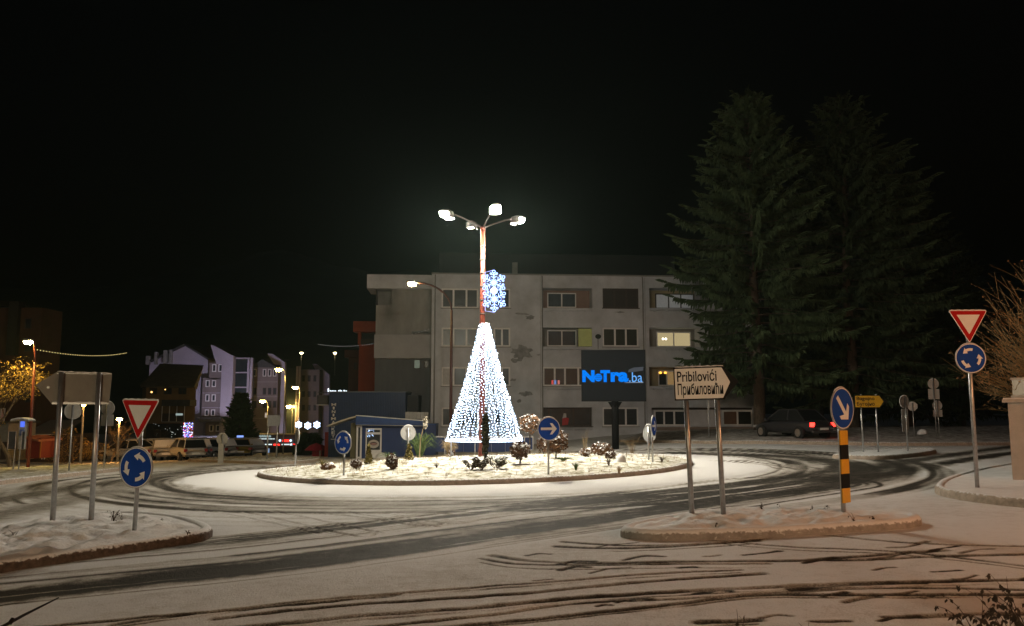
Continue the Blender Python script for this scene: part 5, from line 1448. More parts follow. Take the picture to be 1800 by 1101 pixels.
for px in range(447, 474, 7): wpart(t, fbox(MB(), px, 796.3, px + 6, 798.6, DB - 0.15, 0.05), 'neon_strip', glow('neon_blue', (0.02, 0.08, 1.0), 2.0))
def neon(x0, y0, x1, y1, m, wavy=False, root=t):
    c0, c1 = P(x0, (y0 + y1) / 2, DB - 0.3), P(x1, (y0 + y1) / 2, DB - 0.3); h = abs(P(900, y0, DB).z - P(900, y1, DB).z) / 2
    pts = [(c0.x + (c1.x - c0.x) * k / 16, DB - 0.3, c0.z + (h * 0.35 * math.sin(k * 1.9) if wavy else 0)) for k in range(17)]
    return wpart(root, MB().tube(pts, [h * 0.6] + [h * (0.75 + 0.2 * math.sin(k * 2.3)) for k in range(15)] + [h * 0.6], 8), 'neon_sign', m)
n_red = glow('neon_red', (1.0, 0.03, 0.02), 2.6); n_wh = glow('neon_white', (0.75, 0.9, 0.9), 1.2)
neon(440.5, 776, 456, 783.5, n_red, True); neon(481, 780, 491.5, 784.5, n_red); neon(496.5, 772.5, 508, 777.5, n_red); neon(515, 780, 521, 784, n_red)
neon(458, 780.3, 478, 782.8, n_wh); neon(495, 780.3, 509, 782.8, n_wh); neon(453.5, 771, 483, 772.6, n_wh); neon(456, 765, 476, 769.5, glow('neon_pale', (0.5, 0.65, 0.65), 0.5), True)
for px, py in ((492, 774.7), (511, 774.7), (512, 782)):
    c = P(px, py, DB - 0.3); wpart(t, MB().ball((c.x, DB - 0.3, c.z), 0.17, 10, 6), 'round_sign', glow('round_sign', (0.7, 0.9, 1.0), 1.6))
# red stall and parasol left of the shop
t = bthing('stall', 'red stall under a dark canopy at the corner of the minimarket', 560, 62)
wpart(t, fbox(MB(), 570.5, 760, 576.5, 808, 60, 0.4), 'red_panel', mat('red_panel', (0.30, 0.025, 0.02), rough=0.6))
wpart(t, fbox(MB(), 549, 785, 566, 804, 62, 1.2), 'counter', mat('red_cloth_b', (0.28, 0.02, 0.03), rough=0.8))
c = P(556, 789, 62); wpart(t, MB().lathe([(0.9, -0.1), (0.5, 0.25), (0.02, 0.42)], 8, (c.x, 62, c.z)), 'parasol', mat('red_parasol', (0.35, 0.02, 0.04), rough=0.8))
for px in (561, 563): wpart(t, fbox(MB(), px, 792, px + 0.7, 810, 61.5, 0.04), 'leg', m_steel)

# --- left edge: dark block, sheds, red kiosk, payphone stand
t = bthing('apartment_block', 'dark block with an orange lit side wall at the far left edge', 20, 66)
m_bl = mat('reddish_brown_plaster', (0.075, 0.038, 0.026), rough=0.9, var=0.3, scale=0.4)
q = rct(-90, 528, 66, 820, 66)
wpart(t, MB().box(q[0], q[1], 66, 69, q[2] - 1, q[3] - 0.6), 'wall', m_bl)
wpart(t, MB().add([(q[0], 65.6, q[3] - 0.1), (P(18, 530, 66).x, 65.6, q[3] - 0.1), (q[1] + 0.3, 65.6, q[3] - 0.75), (q[1] + 0.3, 69, q[3] - 0.75), (q[0], 69, q[3] - 0.1), (P(18, 530, 66).x, 69, q[3] - 0.1)], [(0, 1, 5, 4), (1, 2, 3, 5)]), 'roof', m_tin)
wpart(t, fbox(MB(), 18, 531, 35, 625, 66, 0.5, 0.4), 'stair_strip', mat('dark_strip', (0.03, 0.028, 0.024), rough=0.6))
for y0 in (560, 600, 640, 690):
    fwin(t, -40, y0, -20, y0 + 20, 66, 2, m_wframe, m_glassd); fwin(t, 44, y0, 56, y0 + 18, 66, 1, m_dframe, m_glassd)
fwin(t, 1, 718, 9, 742, 65.9, 1, m_wframe, mat('dim_window', (0.2, 0.1, 0.08), emit=(1, 0.5, 0.3), estr=0.06))
t = bthing('shed', 'low grey garage with a flat roof at the left edge', 5, 52)
wpart(t, fbox(MB(), -60, 745, 13, 812, 52, 3), 'wall', mat('garage_grey', (0.22, 0.22, 0.21), rough=0.9)); wpart(t, fbox(MB(), -62, 742, 14, 745, 51.7, 3.6), 'roof', m_tin)
wpart(t, fbox(MB(), 1, 777, 11, 808, 51.95, 0.04), 'door', m_dframe)
t = bthing('shed', 'long low shed with a snowy grey roof behind the red kiosk', 85, 58)
wpart(t, fbox(MB(), 48, 764, 118, 815, 58, 4), 'wall', mat('shed_boards', (0.07, 0.045, 0.03), rough=0.9, var=0.3, scale=2, stretch=(8, 1, 0.3)))
a = rct(46, 747, 116, 764, 58); wpart(t, MB().add([(a[0], 57.4, a[2]), (a[1], 57.4, a[2]), (a[1] - 0.3, 61, a[3] + 0.3), (a[0], 61, a[3] + 0.3)], [(0, 1, 2, 3)]), 'roof', mat('grey_felt', (0.18, 0.17, 0.17), rough=0.9))
wpart(t, fbox(MB(), 46, 763.5, 116, 764.6, 57.36, 0.04), 'gutter', m_wframe)
for px in (73.5, 78): wpart(t, fbox(MB(), px, 768, px + 1.4, 808, 57.9, 0.06), 'post', m_wframe)
t = bthing('kiosk', 'small dark red kiosk with a slanted roof at the far left', 60, 50)
m_rk = mat('dark_red_kiosk', (0.17, 0.018, 0.012), rough=0.6)
wpart(t, fbox(MB(), 46, 771, 71, 806, 50, 2), 'wall', m_rk)
a, b_ = P(46, 767, 50), P(73, 773, 50); wpart(t, MB().prism([(a.x - 0.1, a.z), (b_.x, b_.z), (b_.x, b_.z - 0.12), (a.x - 0.1, a.z - 0.12)], 49.7, 52.3), 'roof', mat('kiosk_roof', (0.3, 0.12, 0.08), rough=0.8))
wpart(t, fbox(MB(), 69.5, 775, 71.4, 806, 49.95, 0.05), 'corner_board', mat('orange_board', (0.35, 0.14, 0.03)))
pp = SP(29, 826, dz=0.12)
t = thing('payphone', 'payphone stand with a curved roof and blue lit panel at the left', 'payphone', pp, R(8))
k_ = pp.y / FPX; lx = lambda px: (px - 29) * k_
za = lambda py: zat(py, pp)
pts = [(lx(20 + 29 * k / 10), za(738.5 - 3.0 * math.sin(PI * k / 10))) for k in range(11)]
MB().prism(pts + [(x, z - 0.05) for x, z in reversed(pts)], -0.35, 0.35).build('roof', m_signback, t)
MB().prism([(x * 0.96, z + 0.03) for x, z in pts] + [(x * 0.96, z + 0.002) for x, z in reversed(pts)], -0.33, 0.33).build('snow_layer', m_snowcap, t)
MB().box(lx(28.5), lx(38.5), 0.0, 0.18, za(790), za(738)).build('back_panel', m_signback, t)
MB().box(lx(30.5), lx(37.5), -0.012, -0.003, za(751), za(741)).build('lit_panel', glow('payphone_blue', (0.10, 0.18, 0.9), 1.1), t)
MB().box(lx(31.5), lx(37.5), -0.09, -0.003, za(766), za(755)).build('telephone', mat('blue_grey_phone', (0.12, 0.18, 0.4), rough=0.4), t)
MB().box(lx(29), lx(36), -0.05, -0.003, za(789), za(768)).build('leaflet_rack', mat('worn_paper', (0.45, 0.43, 0.4), rough=0.9, var=0.4, scale=8), t)
for x0, x1 in ((16, 28), (37.5, 42.5)):
    MB().tube([(lx(x0), -0.2, za(758)), (lx(x1), -0.2, za(758)), (lx(x1), -0.2, za(790)), (lx(x0), -0.2, za(790)), (lx(x0), -0.2, za(758))], 0.018, 6).build('side_frame', m_steel, t)
    MB().box(lx(x0 + 0.6), lx(x1 - 0.6), -0.204, -0.196, za(789), za(759)).build('side_pane', glass('payphone_glass', (0.06, 0.06, 0.06)), t)
for px in (23.5, 32): MB().tube([(lx(px - 1), 0.05, -0.2), (lx(px), 0.05, za(760))], 0.028, 8).build('leg', m_steel, t)

# --- snowflakes strung over the far street
for k, (px, py, lab) in enumerate(((525, 747, 'left of three blue white snowflake lights strung over the far street'), (541, 748.5, 'middle of three blue white snowflake lights strung over the far street'), (557, 747, 'right of three blue white snowflake lights strung over the far street'))):
    c = P(px, py, 90); s_ = thing('snowflake_light', lab, 'light motif', c, 0, 'snowflakes over the far street')
    snowflake(s_, (0, 0), 0.36, PI / 2, 'star', glow('far_flake', (0.55, 0.72, 1.0), 6.0), thin=1.9)
    MB().tube([(-0.55, 0.05, 0.42), (0.55, 0.05, 0.42)], 0.012, 4).build('hanging_wire', m_cable, s_)
def light_wire(label, a, b_, sag, n, m, r=0.02):
    a, b_ = Vector(a), Vector(b_)
    t = thing('light_string', label, 'light string', a)
    pts = []
    for k in range(n + 1):
        f = k / n; p = a.lerp(b_, f) - Vector((0, 0, sag * 4 * f * (1 - f))); pts.append(p - a)
    MB().tube(pts, 0.006, 4).build('cable', m_cable, t)
    mb = MB()
    for p in pts: mb.add([(p.x + x * r, p.y + y * r, p.z - 0.03 + z * r) for x, y, z in OCT], OCF)
    tag(mb.build('bulbs', m, t), kind='stuff')
light_wire('string of yellow bulbs running right from the orange lamp post', P(60, 613, 38), P(222, 620, 60), 0.25, 44, glow('wire_yellow', (1.0, 0.8, 0.3), 1.3), 0.028)
light_wire('faint string of white bulbs rising to the apartment block wing', P(560, 605, 80), P(753, 578, 58.2), 0.6, 46, glow('wire_white', (0.8, 0.8, 0.75), 0.8), 0.026)

# ------------------------------------------------------------------ cars
def make_car(label, loc, rz, paint, snow=True, estate=False, lights=False, group=None, roof_sign=False, cover=1.0):
    t = thing('car', label, 'car', loc, rz, group)
    Lh = 2.15; W = 0.86
    # stations along the car: x, bottom, shoulder, half width
    st = [(-2.12, 0.42, 0.66, 0.62), (-2.02, 0.30, 0.86, 0.76), (-1.6, 0.24, 0.92, 0.84), (-0.8, 0.22, 0.92, W), (0.4, 0.22, 0.90, W), (1.2, 0.24, 0.84, 0.84), (1.8, 0.28, 0.72, 0.78), (2.06, 0.36, 0.60, 0.66), (2.12, 0.42, 0.52, 0.55)]
    V, F = [], []
    for x, zb, zs, hw in st:
        V += [(x, -hw * 0.92, zb), (x, -hw, (zb + zs) / 2), (x, -hw * 0.93, zs), (x, -hw * 0.5, zs + 0.03), (x, hw * 0.5, zs + 0.03), (x, hw * 0.93, zs), (x, hw, (zb + zs) / 2), (x, hw * 0.92, zb)]
    n = len(st)
    for i in range(n - 1):
        for j in range(8):
            q = (j + 1) % 8; F.append((i * 8 + j, (i + 1) * 8 + j, (i + 1) * 8 + q, i * 8 + q))
    F += [tuple(range(7, -1, -1)), tuple((n - 1) * 8 + j for j in range(8))]
    bo = MB().add(V, F).build('body', paint, t, smooth=True)
    sb = bo.modifiers.new('round', 'SUBSURF'); sb.levels = 1; sb.render_levels = 1
    # glasshouse and roof
    xr = -2.0 if estate else -1.62; xr2 = -1.75 if estate else -1.0
    gh = [(xr, 0.90, 0.74), (xr2, 1.40, 0.60), (0.25, 1.42, 0.62), (1.10, 0.88, 0.74)]
    mg = MB(); 
    mg.add([(x, -w, z) for x, z, w in gh] + [(x, w, z) for x, z, w in gh], [(0, 3, 2, 1), (4, 5, 6, 7), (0, 1, 5, 4), (2, 3, 7, 6), (1, 2, 6, 5)])
    mg.build('windows', glass('car_glass', (0.012, 0.014, 0.016)), t)
    rf = MB().box(xr2 - 0.03, 0.28, -0.62, 0.62, 1.405, 1.45)
    for s in (-1, 1):
        for (a, b_) in ((0, 1), (3, 2)): rf.tube([(gh[a][0], s * gh[a][2], gh[a][1]), (gh[b_][0], s * gh[b_][2], gh[b_][1])], 0.035, 5)
        rf.tube([(-0.45, s * 0.755, 0.9), (-0.45, s * 0.625, 1.41)], 0.035, 5)
    rf.build('roof', paint, t)
    for x in (-1.32, 1.32):
        for s in (-1, 1):
            w = MB().lathe([(0.20, -0.09), (0.31, -0.09), (0.325, 0), (0.31, 0.09), (0.20, 0.10)], 18, (x, s * 0.80, 0.32), 'y').build('wheel', mat('tyre', (0.015, 0.015, 0.015), rough=0.9), t)
            MB().lathe([(0.19, 0.0), (0.19, 0.02)], 14, (x, s * 0.80 + s * 0.12 + (0.01 if s < 0 else 0.01), 0.32), 'y').build('rim', m_steel, w)
    for s in (-1, 1):
        MB().box(-2.10, -1.98, s * 0.66 - 0.10, s * 0.66 + 0.10, 0.62, 0.82).build('tail_light', glow('tail_light_on', (1.0, 0.03, 0.02), 6.0) if lights else mat('tail_light_off', (0.25, 0.01, 0.01), rough=0.3), t)
        MB().box(1.98, 2.09, s * 0.60 - 0.13, s * 0.60 + 0.13, 0.52, 0.64).build('headlight', mat('headlight', (0.4, 0.4, 0.4), rough=0.2), t)
        MB().box(0.75, 0.92, s * 0.95 - 0.08, s * 0.95 + 0.08, 0.88, 0.99).build('mirror', paint, t)
    MB().box(-2.145, -2.10, -0.26, 0.26, 0.46, 0.57).build('number_plate', m_white, t)
    MB().box(-2.16, -2.03, -0.70, 0.70, 0.34, 0.42).build('bumper', mat('bumper_grey', (0.06, 0.06, 0.06), rough=0.6), t)
    if snow:
        sm = MB()
        def slab(x0, x1, w0, w1, z0, z1, th):
            k = 6
            for i in range(k):
                a, b_ = i / k, (i + 1) / k
                f = lambda u: (x0 + (x1 - x0) * u, w0 + (w1 - w0) * u, z0 + (z1 - z0) * u)
                (xa, wa, za_), (xb, wb, zb2) = f(a), f(b_)
                ta = th * (0.5 + 0.5 * math.sin(PI * min(max(a, 0.08), 0.92))); tb = th * (0.5 + 0.5 * math.sin(PI * min(max(b_, 0.08), 0.92)))
                for s in range(6):
                    p0, p1 = -1 + 2 * s / 6, -1 + 2 * (s + 1) / 6
                    e = lambda p, tt: tt * (1 - abs(p) ** 4 * 0.85)
                    sm.quad((xa, wa * p0, za_ + e(p0, ta)), (xb, wb * p0, zb2 + e(p0, tb)), (xb, wb * p1, zb2 + e(p1, tb)), (xa, wa * p1, za_ + e(p1, ta)))
        slab(xr2 - 0.05, 0.32, 0.64, 0.64, 1.452, 1.452, 0.09); slab(1.08, 2.02, 0.80, 0.68, 0.885, 0.66, 0.07)
        if not estate: slab(-2.02, -1.58, 0.74, 0.78, 0.89, 0.95, 0.07)
        slab(0.27, 1.10, 0.62, 0.74, 1.43, 0.89, 0.05)
        if len(label) % 3 != 0: slab(xr - 0.02, xr2 - 0.04, 0.74, 0.62, 0.92, 1.42, 0.05)
        sm.build('snow_layer', m_snowcap, t, smooth=True)
    if roof_sign:
        MB().box(-0.2, 0.0, -0.25, 0.25, 1.53, 1.68).build('roof_sign', glow('roof_sign_blue', (0.25, 0.4, 1.0), 1.2), t)
    return t
paints = {'white': mat('white_car_paint', (0.55, 0.55, 0.54), rough=0.3, var=0.04), 'silver': mat('silver_car_paint', (0.46, 0.46, 0.46), rough=0.4, metal=0.2, var=0.05), 'dark': mat('dark_car_paint', (0.03, 0.03, 0.035), rough=0.3, var=0.05),
          'grey': mat('grey_car_paint', (0.26, 0.26, 0.27), rough=0.3, var=0.05), 'yellow': mat('yellow_car_paint', (0.30, 0.22, 0.04), rough=0.4, var=0.05)}
def park(px, y, rz, label, paint, **k):
    x = P(px, 715, y).x
    return make_car(label, (x, y, float(gz(x, y)) + 0.02), R(rz), paints[paint], group='cars parked beyond the roundabout', **k)
park(228, 58, 172, 'snowy white car parked side on, leftmost of the row', 'white')
park(268, 60, 150, 'snow covered white saloon half hidden behind the yield sign', 'white')
park(290, 59, 118, 'snow covered silver car, second right of the yield sign', 'silver')
park(310, 61, 112, 'dark snow capped car wedged in the middle of the row', 'dark')
park(331, 57, 128, 'pale snow covered hatchback with a red tail light in the row', 'white', estate=True)
park(352, 60, 115, 'grey car with a snowy boot, third from the right of the row', 'grey')
park(368, 62, 165, 'snow covered long estate car at the right end of the row', 'silver', estate=True)
park(424, 66, 110, 'yellowish snow covered car with a small blue roof sign', 'yellow', roof_sign=True)
park(440, 70, 130, 'snowy car parked behind the one with the blue roof sign', 'silver')
# the car passing round the back of the roundabout, tail lights on
x = P(1392, 715, 42).x
make_car('dark car with lit red tail lights passing behind the roundabout', (x, 42, float(gz(x, 42)) + 0.16), R(114), paints['dark'], snow=False, lights=True)

# ================================================================== VEGETATION
m_needle = mat('spruce_needles', (0.07, 0.105, 0.05), rough=0.85, var=0.5, scale=1.2, spec=0.2)
m_needle2 = mat('dark_spruce_needles', (0.055, 0.08, 0.04), rough=0.85, var=0.5, scale=1.2, spec=0.2)

def spruce(label, base, h, rad, seed, bare=0.12, needles=None, density=1.0, asym=0.0, droop=0.35):
    rs = np.random.RandomState(seed)
    t = thing('spruce_tree', label, 'tree', base)
    n = 12
    trunk = MB().tube([(0.06 * math.sin(k), 0.06 * math.cos(k * 1.3), h * k / (n - 1) - (0.4 if k == 0 else 0)) for k in range(n)], [0.36 * (1 - k / (n - 1)) ** 0.85 + 0.03 for k in range(n)], 10)
    trunk.build('trunk', m_bark, t, smooth=True)
    br = MB(); V = []; F = []; cnt = 0
    z = h * bare
    while z < h * 0.985:
        f = z / h
        nb = 6 if f < 0.85 else 5
        a0 = rs.rand() * 6.28
        for k in range(nb):
            a = a0 + 2 * PI * k / nb + rs.uniform(-0.35, 0.35)
            prof = (1 - f) ** 0.62 * min(1.0, 0.62 + 0.38 * f / 0.35)
            L = rad * prof * (rs.uniform(0.50, 1.0) if rs.rand() < 0.75 else rs.uniform(1.0, 1.25)) * (0.72 + 0.56 * float(fbm(a * 1.1 + 5, f * 9, seed, 2))) * (1 + asym * math.cos(a)) + 0.25
            up = 0.45 * f - 0.10 + rs.uniform(-0.10, 0.10)
            m = 8
            ca, sa = math.cos(a), math.sin(a); bend = rs.uniform(-0.2, 0.2)
            pts = []
            for j in range(m + 1):
                s = j / m
                rr_ = L * s
                zz = z + L * (up * s - droop * s * s * 1.15 + droop * 0.95 * s ** 3.2)
                aa = a + bend * s * s * 0.5
                pts.append(np.array([math.cos(aa) * rr_, math.sin(aa) * rr_, zz]))
            if L > 0.7: br.tube([tuple(p) for p in pts], [0.035 * (1 - j / m) * min(1, L / 3) + 0.008 for j in range(m + 1)], 4, cap=False)
            # sprays of needles: drooping feathers on both sides and hanging below
            ns = int(max(9, L * 25 * density))
            ss = 0.16 + 0.86 * rs.rand(ns) ** 0.75
            ss = np.clip(ss, 0.1, 1.0)
            idx_ = np.minimum((ss * m).astype(int), m - 1); fr = ss * m - idx_
            PA = np.array(pts); base_p = PA[idx_] * (1 - fr)[:, None] + PA[idx_ + 1] * fr[:, None]
            out = np.array([ca, sa, 0.0]); side = np.array([-sa, ca, 0.0])
            sg = rs.choice([-1.0, 1.0], ns)
            sl = (0.32 + 0.48 * rs.rand(ns)) * (1.15 - 0.4 * ss) * min(1.0, 0.35 + L / 3.5)
            hang = rs.rand(ns) < 0.45
            dirv = out[None] * (0.55 + 0.5 * rs.rand(ns))[:, None] + side[None] * (sg * (0.35 + 0.65 * rs.rand(ns)))[:, None] + np.array([0, 0, -1.0])[None] * (0.15 + 0.35 * rs.rand(ns))[:, None]
            dirv[hang] = out[None] * 0.25 + side[None] * (sg[hang] * 0.25)[:, None] + np.array([0, 0, -1.0])[None]
            tipm = ss > 0.93
            dirv[tipm] = out[None] * 1.0 + np.array([0, 0, 0.28])[None]
            dirv /= np.linalg.norm(dirv, axis=1)[:, None]
            perp = np.cross(dirv, np.array([0, 0, 1.0])[None] + 0.6 * rs.randn(ns, 3)); perp /= np.linalg.norm(perp, axis=1)[:, None] + 1e-9
            w = (0.055 + 0.05 * rs.rand(ns))[:, None] * min(1.0, 0.5 + L / 4)
            for q in range(2):
                if q: perp = np.cross(dirv, perp)
                b0 = base_p; md = base_p + dirv * (sl * 0.45)[:, None] - np.array([0, 0, 0.03])[None]; tp = base_p + dirv * sl[:, None] - np.array([0, 0, 1.0])[None] * (0.12 * sl)[:, None]
                o = cnt
                V.append(np.stack([b0, md + perp * w, tp, md - perp * w], 1).reshape(-1, 3))
                i4 = np.arange(ns)[:, None] * 4 + o
                F.append(np.concatenate([i4, i4 + 1, i4 + 2, i4 + 3], 1)); cnt += ns * 4
        z += (0.36 + 0.16 * rs.rand()) * (0.6 + 0.6 * (1 - f)) * h / 21
    br.build('branches', m_bark, t)
    fast_mesh('crown', np.concatenate(V), np.concatenate(F), needles or m_needle, t)
    return t
def tree_at(px, y, top_py, label, rad, seed, z=None, **k):
    x = P(px, 715, y).x; zb = float(gz(x, y)) + 0.3 if z is None else z
    h = P(900, top_py, y).z - zb
    return spruce(label, (x, y, zb), h, rad, seed, **k)
tree_at(1334, 52, 158, 'tall spruce with a pale trunk in front of the apartment block', 7.4, 11, bare=0.15, asym=-0.06, density=1.4)
tree_at(1500, 55, 162, 'second tall spruce behind the yellow direction board', 7.8, 23, bare=0.11, density=1.35, asym=0.08, needles=m_needle2)
tree_at(1438, 60, 240, 'slimmer spruce standing between the two tall ones', 4.6, 37, bare=0.26, needles=m_needle2, density=0.8)
tree_at(1598, 72, 300, 'dark spruce farther back on the right, almost black', 7.2, 41, bare=0.06, needles=m_needle2, density=0.7)
tree_at(1690, 85, 420, 'smallest and farthest dark spruce behind the right hand signs', 6.5, 43, bare=0.06, needles=m_needle2, density=0.5)

def leaf_cloud(c, rad, n, size, rs, hollow=0.35, flat=0.0):
    """n small leaf faces through an ellipsoid"""
    u = rs.randn(n, 3); u /= np.linalg.norm(u, axis=1)[:, None]
    rr_ = (hollow + (1 - hollow) * rs.rand(n)) ** 0.6
    p = u * rr_[:, None] * np.array(rad)[None] * (0.88 + 0.24 * rs.rand(n))[:, None] + np.array(c)[None]
    d = u + 0.9 * rs.randn(n, 3); d /= np.linalg.norm(d, axis=1)[:, None]
    e = np.cross(d, rs.randn(n, 3)); e /= np.linalg.norm(e, axis=1)[:, None] + 1e-9
    f = np.cross(d, e)
    s = (size * (0.6 + 0.8 * rs.rand(n)))[:, None]
    V = np.stack([p - e * s, p + f * s * 0.55, p + e * s, p - f * s * 0.55], 1).reshape(-1, 3)
    return V, np.arange(n * 4).reshape(-1, 4)
m_dryleaf = mat('frosted_brown_leaves', (0.15, 0.075, 0.035), rough=0.85, var=0.4, scale=5, snow=0.55)
m_drydark = mat('dark_brown_leaves', (0.10, 0.055, 0.03), rough=0.85, var=0.4, scale=5, snow=0.60)
m_golden = mat('golden_conifer', (0.14, 0.11, 0.02), rough=0.85, var=0.4, scale=6, snow=0.25)
m_twig = mat('dry_twig', (0.07, 0.05, 0.035), rough=0.9, var=0.3, scale=8)
m_twig_pale = mat('pale_dry_grass', (0.30, 0.22, 0.12), rough=0.9, var=0.3, scale=8)
m_green = mat('green_grass_blades', (0.07, 0.11, 0.03), rough=0.8, var=0.4, scale=8)

def shrub(label, px, py, w_px, h_px, m, seed, stem_px=0, n=520, leaf=0.05, shape='ball', cat='shrub', name='shrub', y=None):
    p = G(px, py, mound) if y is None else Vector((P(px, 715, y).x, y, float(gz(P(px, 715, y).x, y) + mound(P(px, 715, y).x, y))))
    k = p.y / FPX; rs = np.random.RandomState(seed)
    t = thing(name, label, cat, p)
    w, h, s = w_px * k / 2, h_px * k, stem_px * k
    if shape == 'cone':
        Vs, Fs, o = [], [], 0
        for j in range(6):
            f = j / 5; V, F = leaf_cloud((0, 0, s + h * (0.12 + 0.78 * f)), (w * (1 - 0.75 * f), w * (1 - 0.75 * f), h * 0.16), n // 6, leaf, rs)
            Vs.append(V); Fs.append(F + o); o += len(V)
        V, F = np.concatenate(Vs), np.concatenate(Fs)
    else:
        V, F = leaf_cloud((0, 0, s + h / 2), (w, w, h / 2), n, leaf, rs)
    fast_mesh('foliage', V, F, m, t)
    st = MB()
    r_ = random.Random(seed)
    st.tube([(0, 0, -0.1), (0.01, 0, s + h * 0.15)], [0.03, 0.02], 6)
    for _ in range(7):
        a = r_.uniform(0, 6.28); q = r_.uniform(0.4, 0.85)
        st.tube([(0, 0, s + h * 0.05), (math.cos(a) * w * q * 0.5, math.sin(a) * w * q * 0.5, s + h * 0.4), (math.cos(a) * w * q, math.sin(a) * w * q, s + h * (0.55 + 0.3 * r_.random()))], [0.014, 0.009, 0.004], 4, cap=False)
    st.build('stem', m_twig, t)
    return t
shrub('frosted ball topped shrub on a stem, highest right of the light cone', 931, 800, 38, 34, m_dryleaf, 1, stem_px=36, n=700, y=30.0)
shrub('dark round shrub on a short stem just right of the light cone', 914, 816, 36, 32, m_drydark, 2, stem_px=8, n=700)
shrub('larger frosted round shrub behind the right arrow disc', 977, 806, 44, 42, m_dryleaf, 3, stem_px=9, n=900, leaf=0.06)
shrub('small brown shrub left of the arrow disc, half behind it', 955, 800, 26, 34, m_dryleaf, 4, n=350, y=30.5)
shrub('snow dusted dome shrub, largest of the three near the billboard post', 1056, 801, 38, 23, m_dryleaf, 5, n=620)
shrub('low snow dusted shrub, left of the three near the billboard post', 1029, 803, 22, 15, m_dryleaf, 6, n=320)
shrub('small dark shrub, right of the three near the billboard post', 1073, 806, 19, 14, m_drydark, 7, n=280)
shrub('golden cone shaped conifer in front of the kiosk door', 648, 816, 17, 32, m_golden, 8, n=520, leaf=0.04, shape='cone', name='conifer')
shrub('golden cone shaped conifer below the pale round sign back', 719, 808, 19, 26, m_golden, 9, n=520, leaf=0.04, shape='cone', name='conifer')
shrub('clipped round brown shrub beside the left roundabout disc', 626, 825, 22, 18, m_drydark, 10, n=420, leaf=0.035)
shrub('ragged brown shrub leaning left on the island', 689, 825, 22, 26, m_drydark, 11, n=420, leaf=0.05)
shrub('low snowy bush at the left tip of the island', 575, 826, 26, 9, m_dryleaf, 12, n=260, leaf=0.05)
shrub('tall dark columnar evergreen in front of the light cone', 853, 808, 13, 88, mat('dark_cypress', (0.035, 0.035, 0.018), rough=0.9, var=0.4, scale=6), 13, n=900, leaf=0.05, shape='ball', name='conifer')
for px, py, lab, sd in ((790, 797, 'tiny frosted conifer left of the mast foot', 14), (799, 798, 'tiny brown conifer nearest the mast foot', 15)):
    shrub(lab, px, py, 7, 13, m_dryleaf, sd, n=130, leaf=0.03, shape='cone', name='conifer', y=31)

def tuft(label, px, py, w_px, h_px, n, m, seed, curve=0.7, r=0.006, name='grass_tuft', cat='grass tuft', y=None, extra=mound):
    p = G(px, py, extra) if y is None else Vector((P(px, 715, y).x, y, float(gz(P(px, 715, y).x, y) + extra(P(px, 715, y).x, y))))
    k = p.y / FPX; rs = random.Random(seed)
    mb = MB()
    for _ in range(n):
        a = rs.uniform(0, 2 * PI); L = h_px * k * rs.uniform(0.6, 1.15); o = w_px * k / 2 * rs.uniform(0.2, 1.1)
        dx, dy = math.cos(a) * o, math.sin(a) * o
        mb.tube([(dx * 0.08, dy * 0.08, -0.03), (dx * 0.35, dy * 0.35, L * 0.62), (dx * 0.72, dy * 0.72, L * (0.95 - 0.12 * curve)), (dx, dy, L * (1.0 - 0.42 * curve))], [r, r * 0.9, r * 0.7, r * 0.25], 3, cap=False)
    o = mb.build(name, m, None); o.location = p
    return tag(o, label, cat)
tuft('big fountain of green ornamental grass behind the pale round sign', 738, 800, 66, 46, 150, m_green, 1, 0.9, 0.010, y=31.5)
tuft('dry straw coloured grass clump left of the light cone', 790, 798, 36, 30, 130, m_twig_pale, 2, 0.8, 0.010, y=31.5)
tuft('small green tuft at the right of the island snow', 1012, 826, 18, 12, 40, m_green, 3, 0.4)
tuft('dark low tuft by the edge on arrow disc', 1163, 812, 20, 9, 36, m_twig, 4, 0.6)
tuft('yellowish tuft near the right kerb of the island', 1088, 833, 16, 13, 26, m_twig_pale, 5, 0.3)
tuft('thin dry tuft in the middle left of the island snow', 768, 823, 16, 9, 18, m_twig, 6, 0.4)
tuft('dark dry spray left of the white rock', 1070, 818, 18, 12, 26, m_twig, 7, 0.6)
tuft('green yellow tuft beside the snowy mound by the kiosk', 685, 804, 34, 14, 60, m_green, 8, 0.7, y=31)
tuft('leafy yellow tuft at the far left tip of the island', 566, 819, 22, 12, 40, m_golden, 9, 0.8)
tuft('tall bare dry stalks before the billboard', 1028, 800, 22, 48, 16, m_twig_pale, 10, 0.1, 0.006, y=33, extra=lambda x, y: 0)
tuft('sparse bare twigs right of the billboard post', 1110, 795, 40, 28, 18, m_twig_pale, 11, 0.1, 0.006, y=34, extra=lambda x, y: 0)
tuft('small green grass patch under the large frosted shrub', 990, 810, 34, 6, 60, m_green, 12, 0.8)
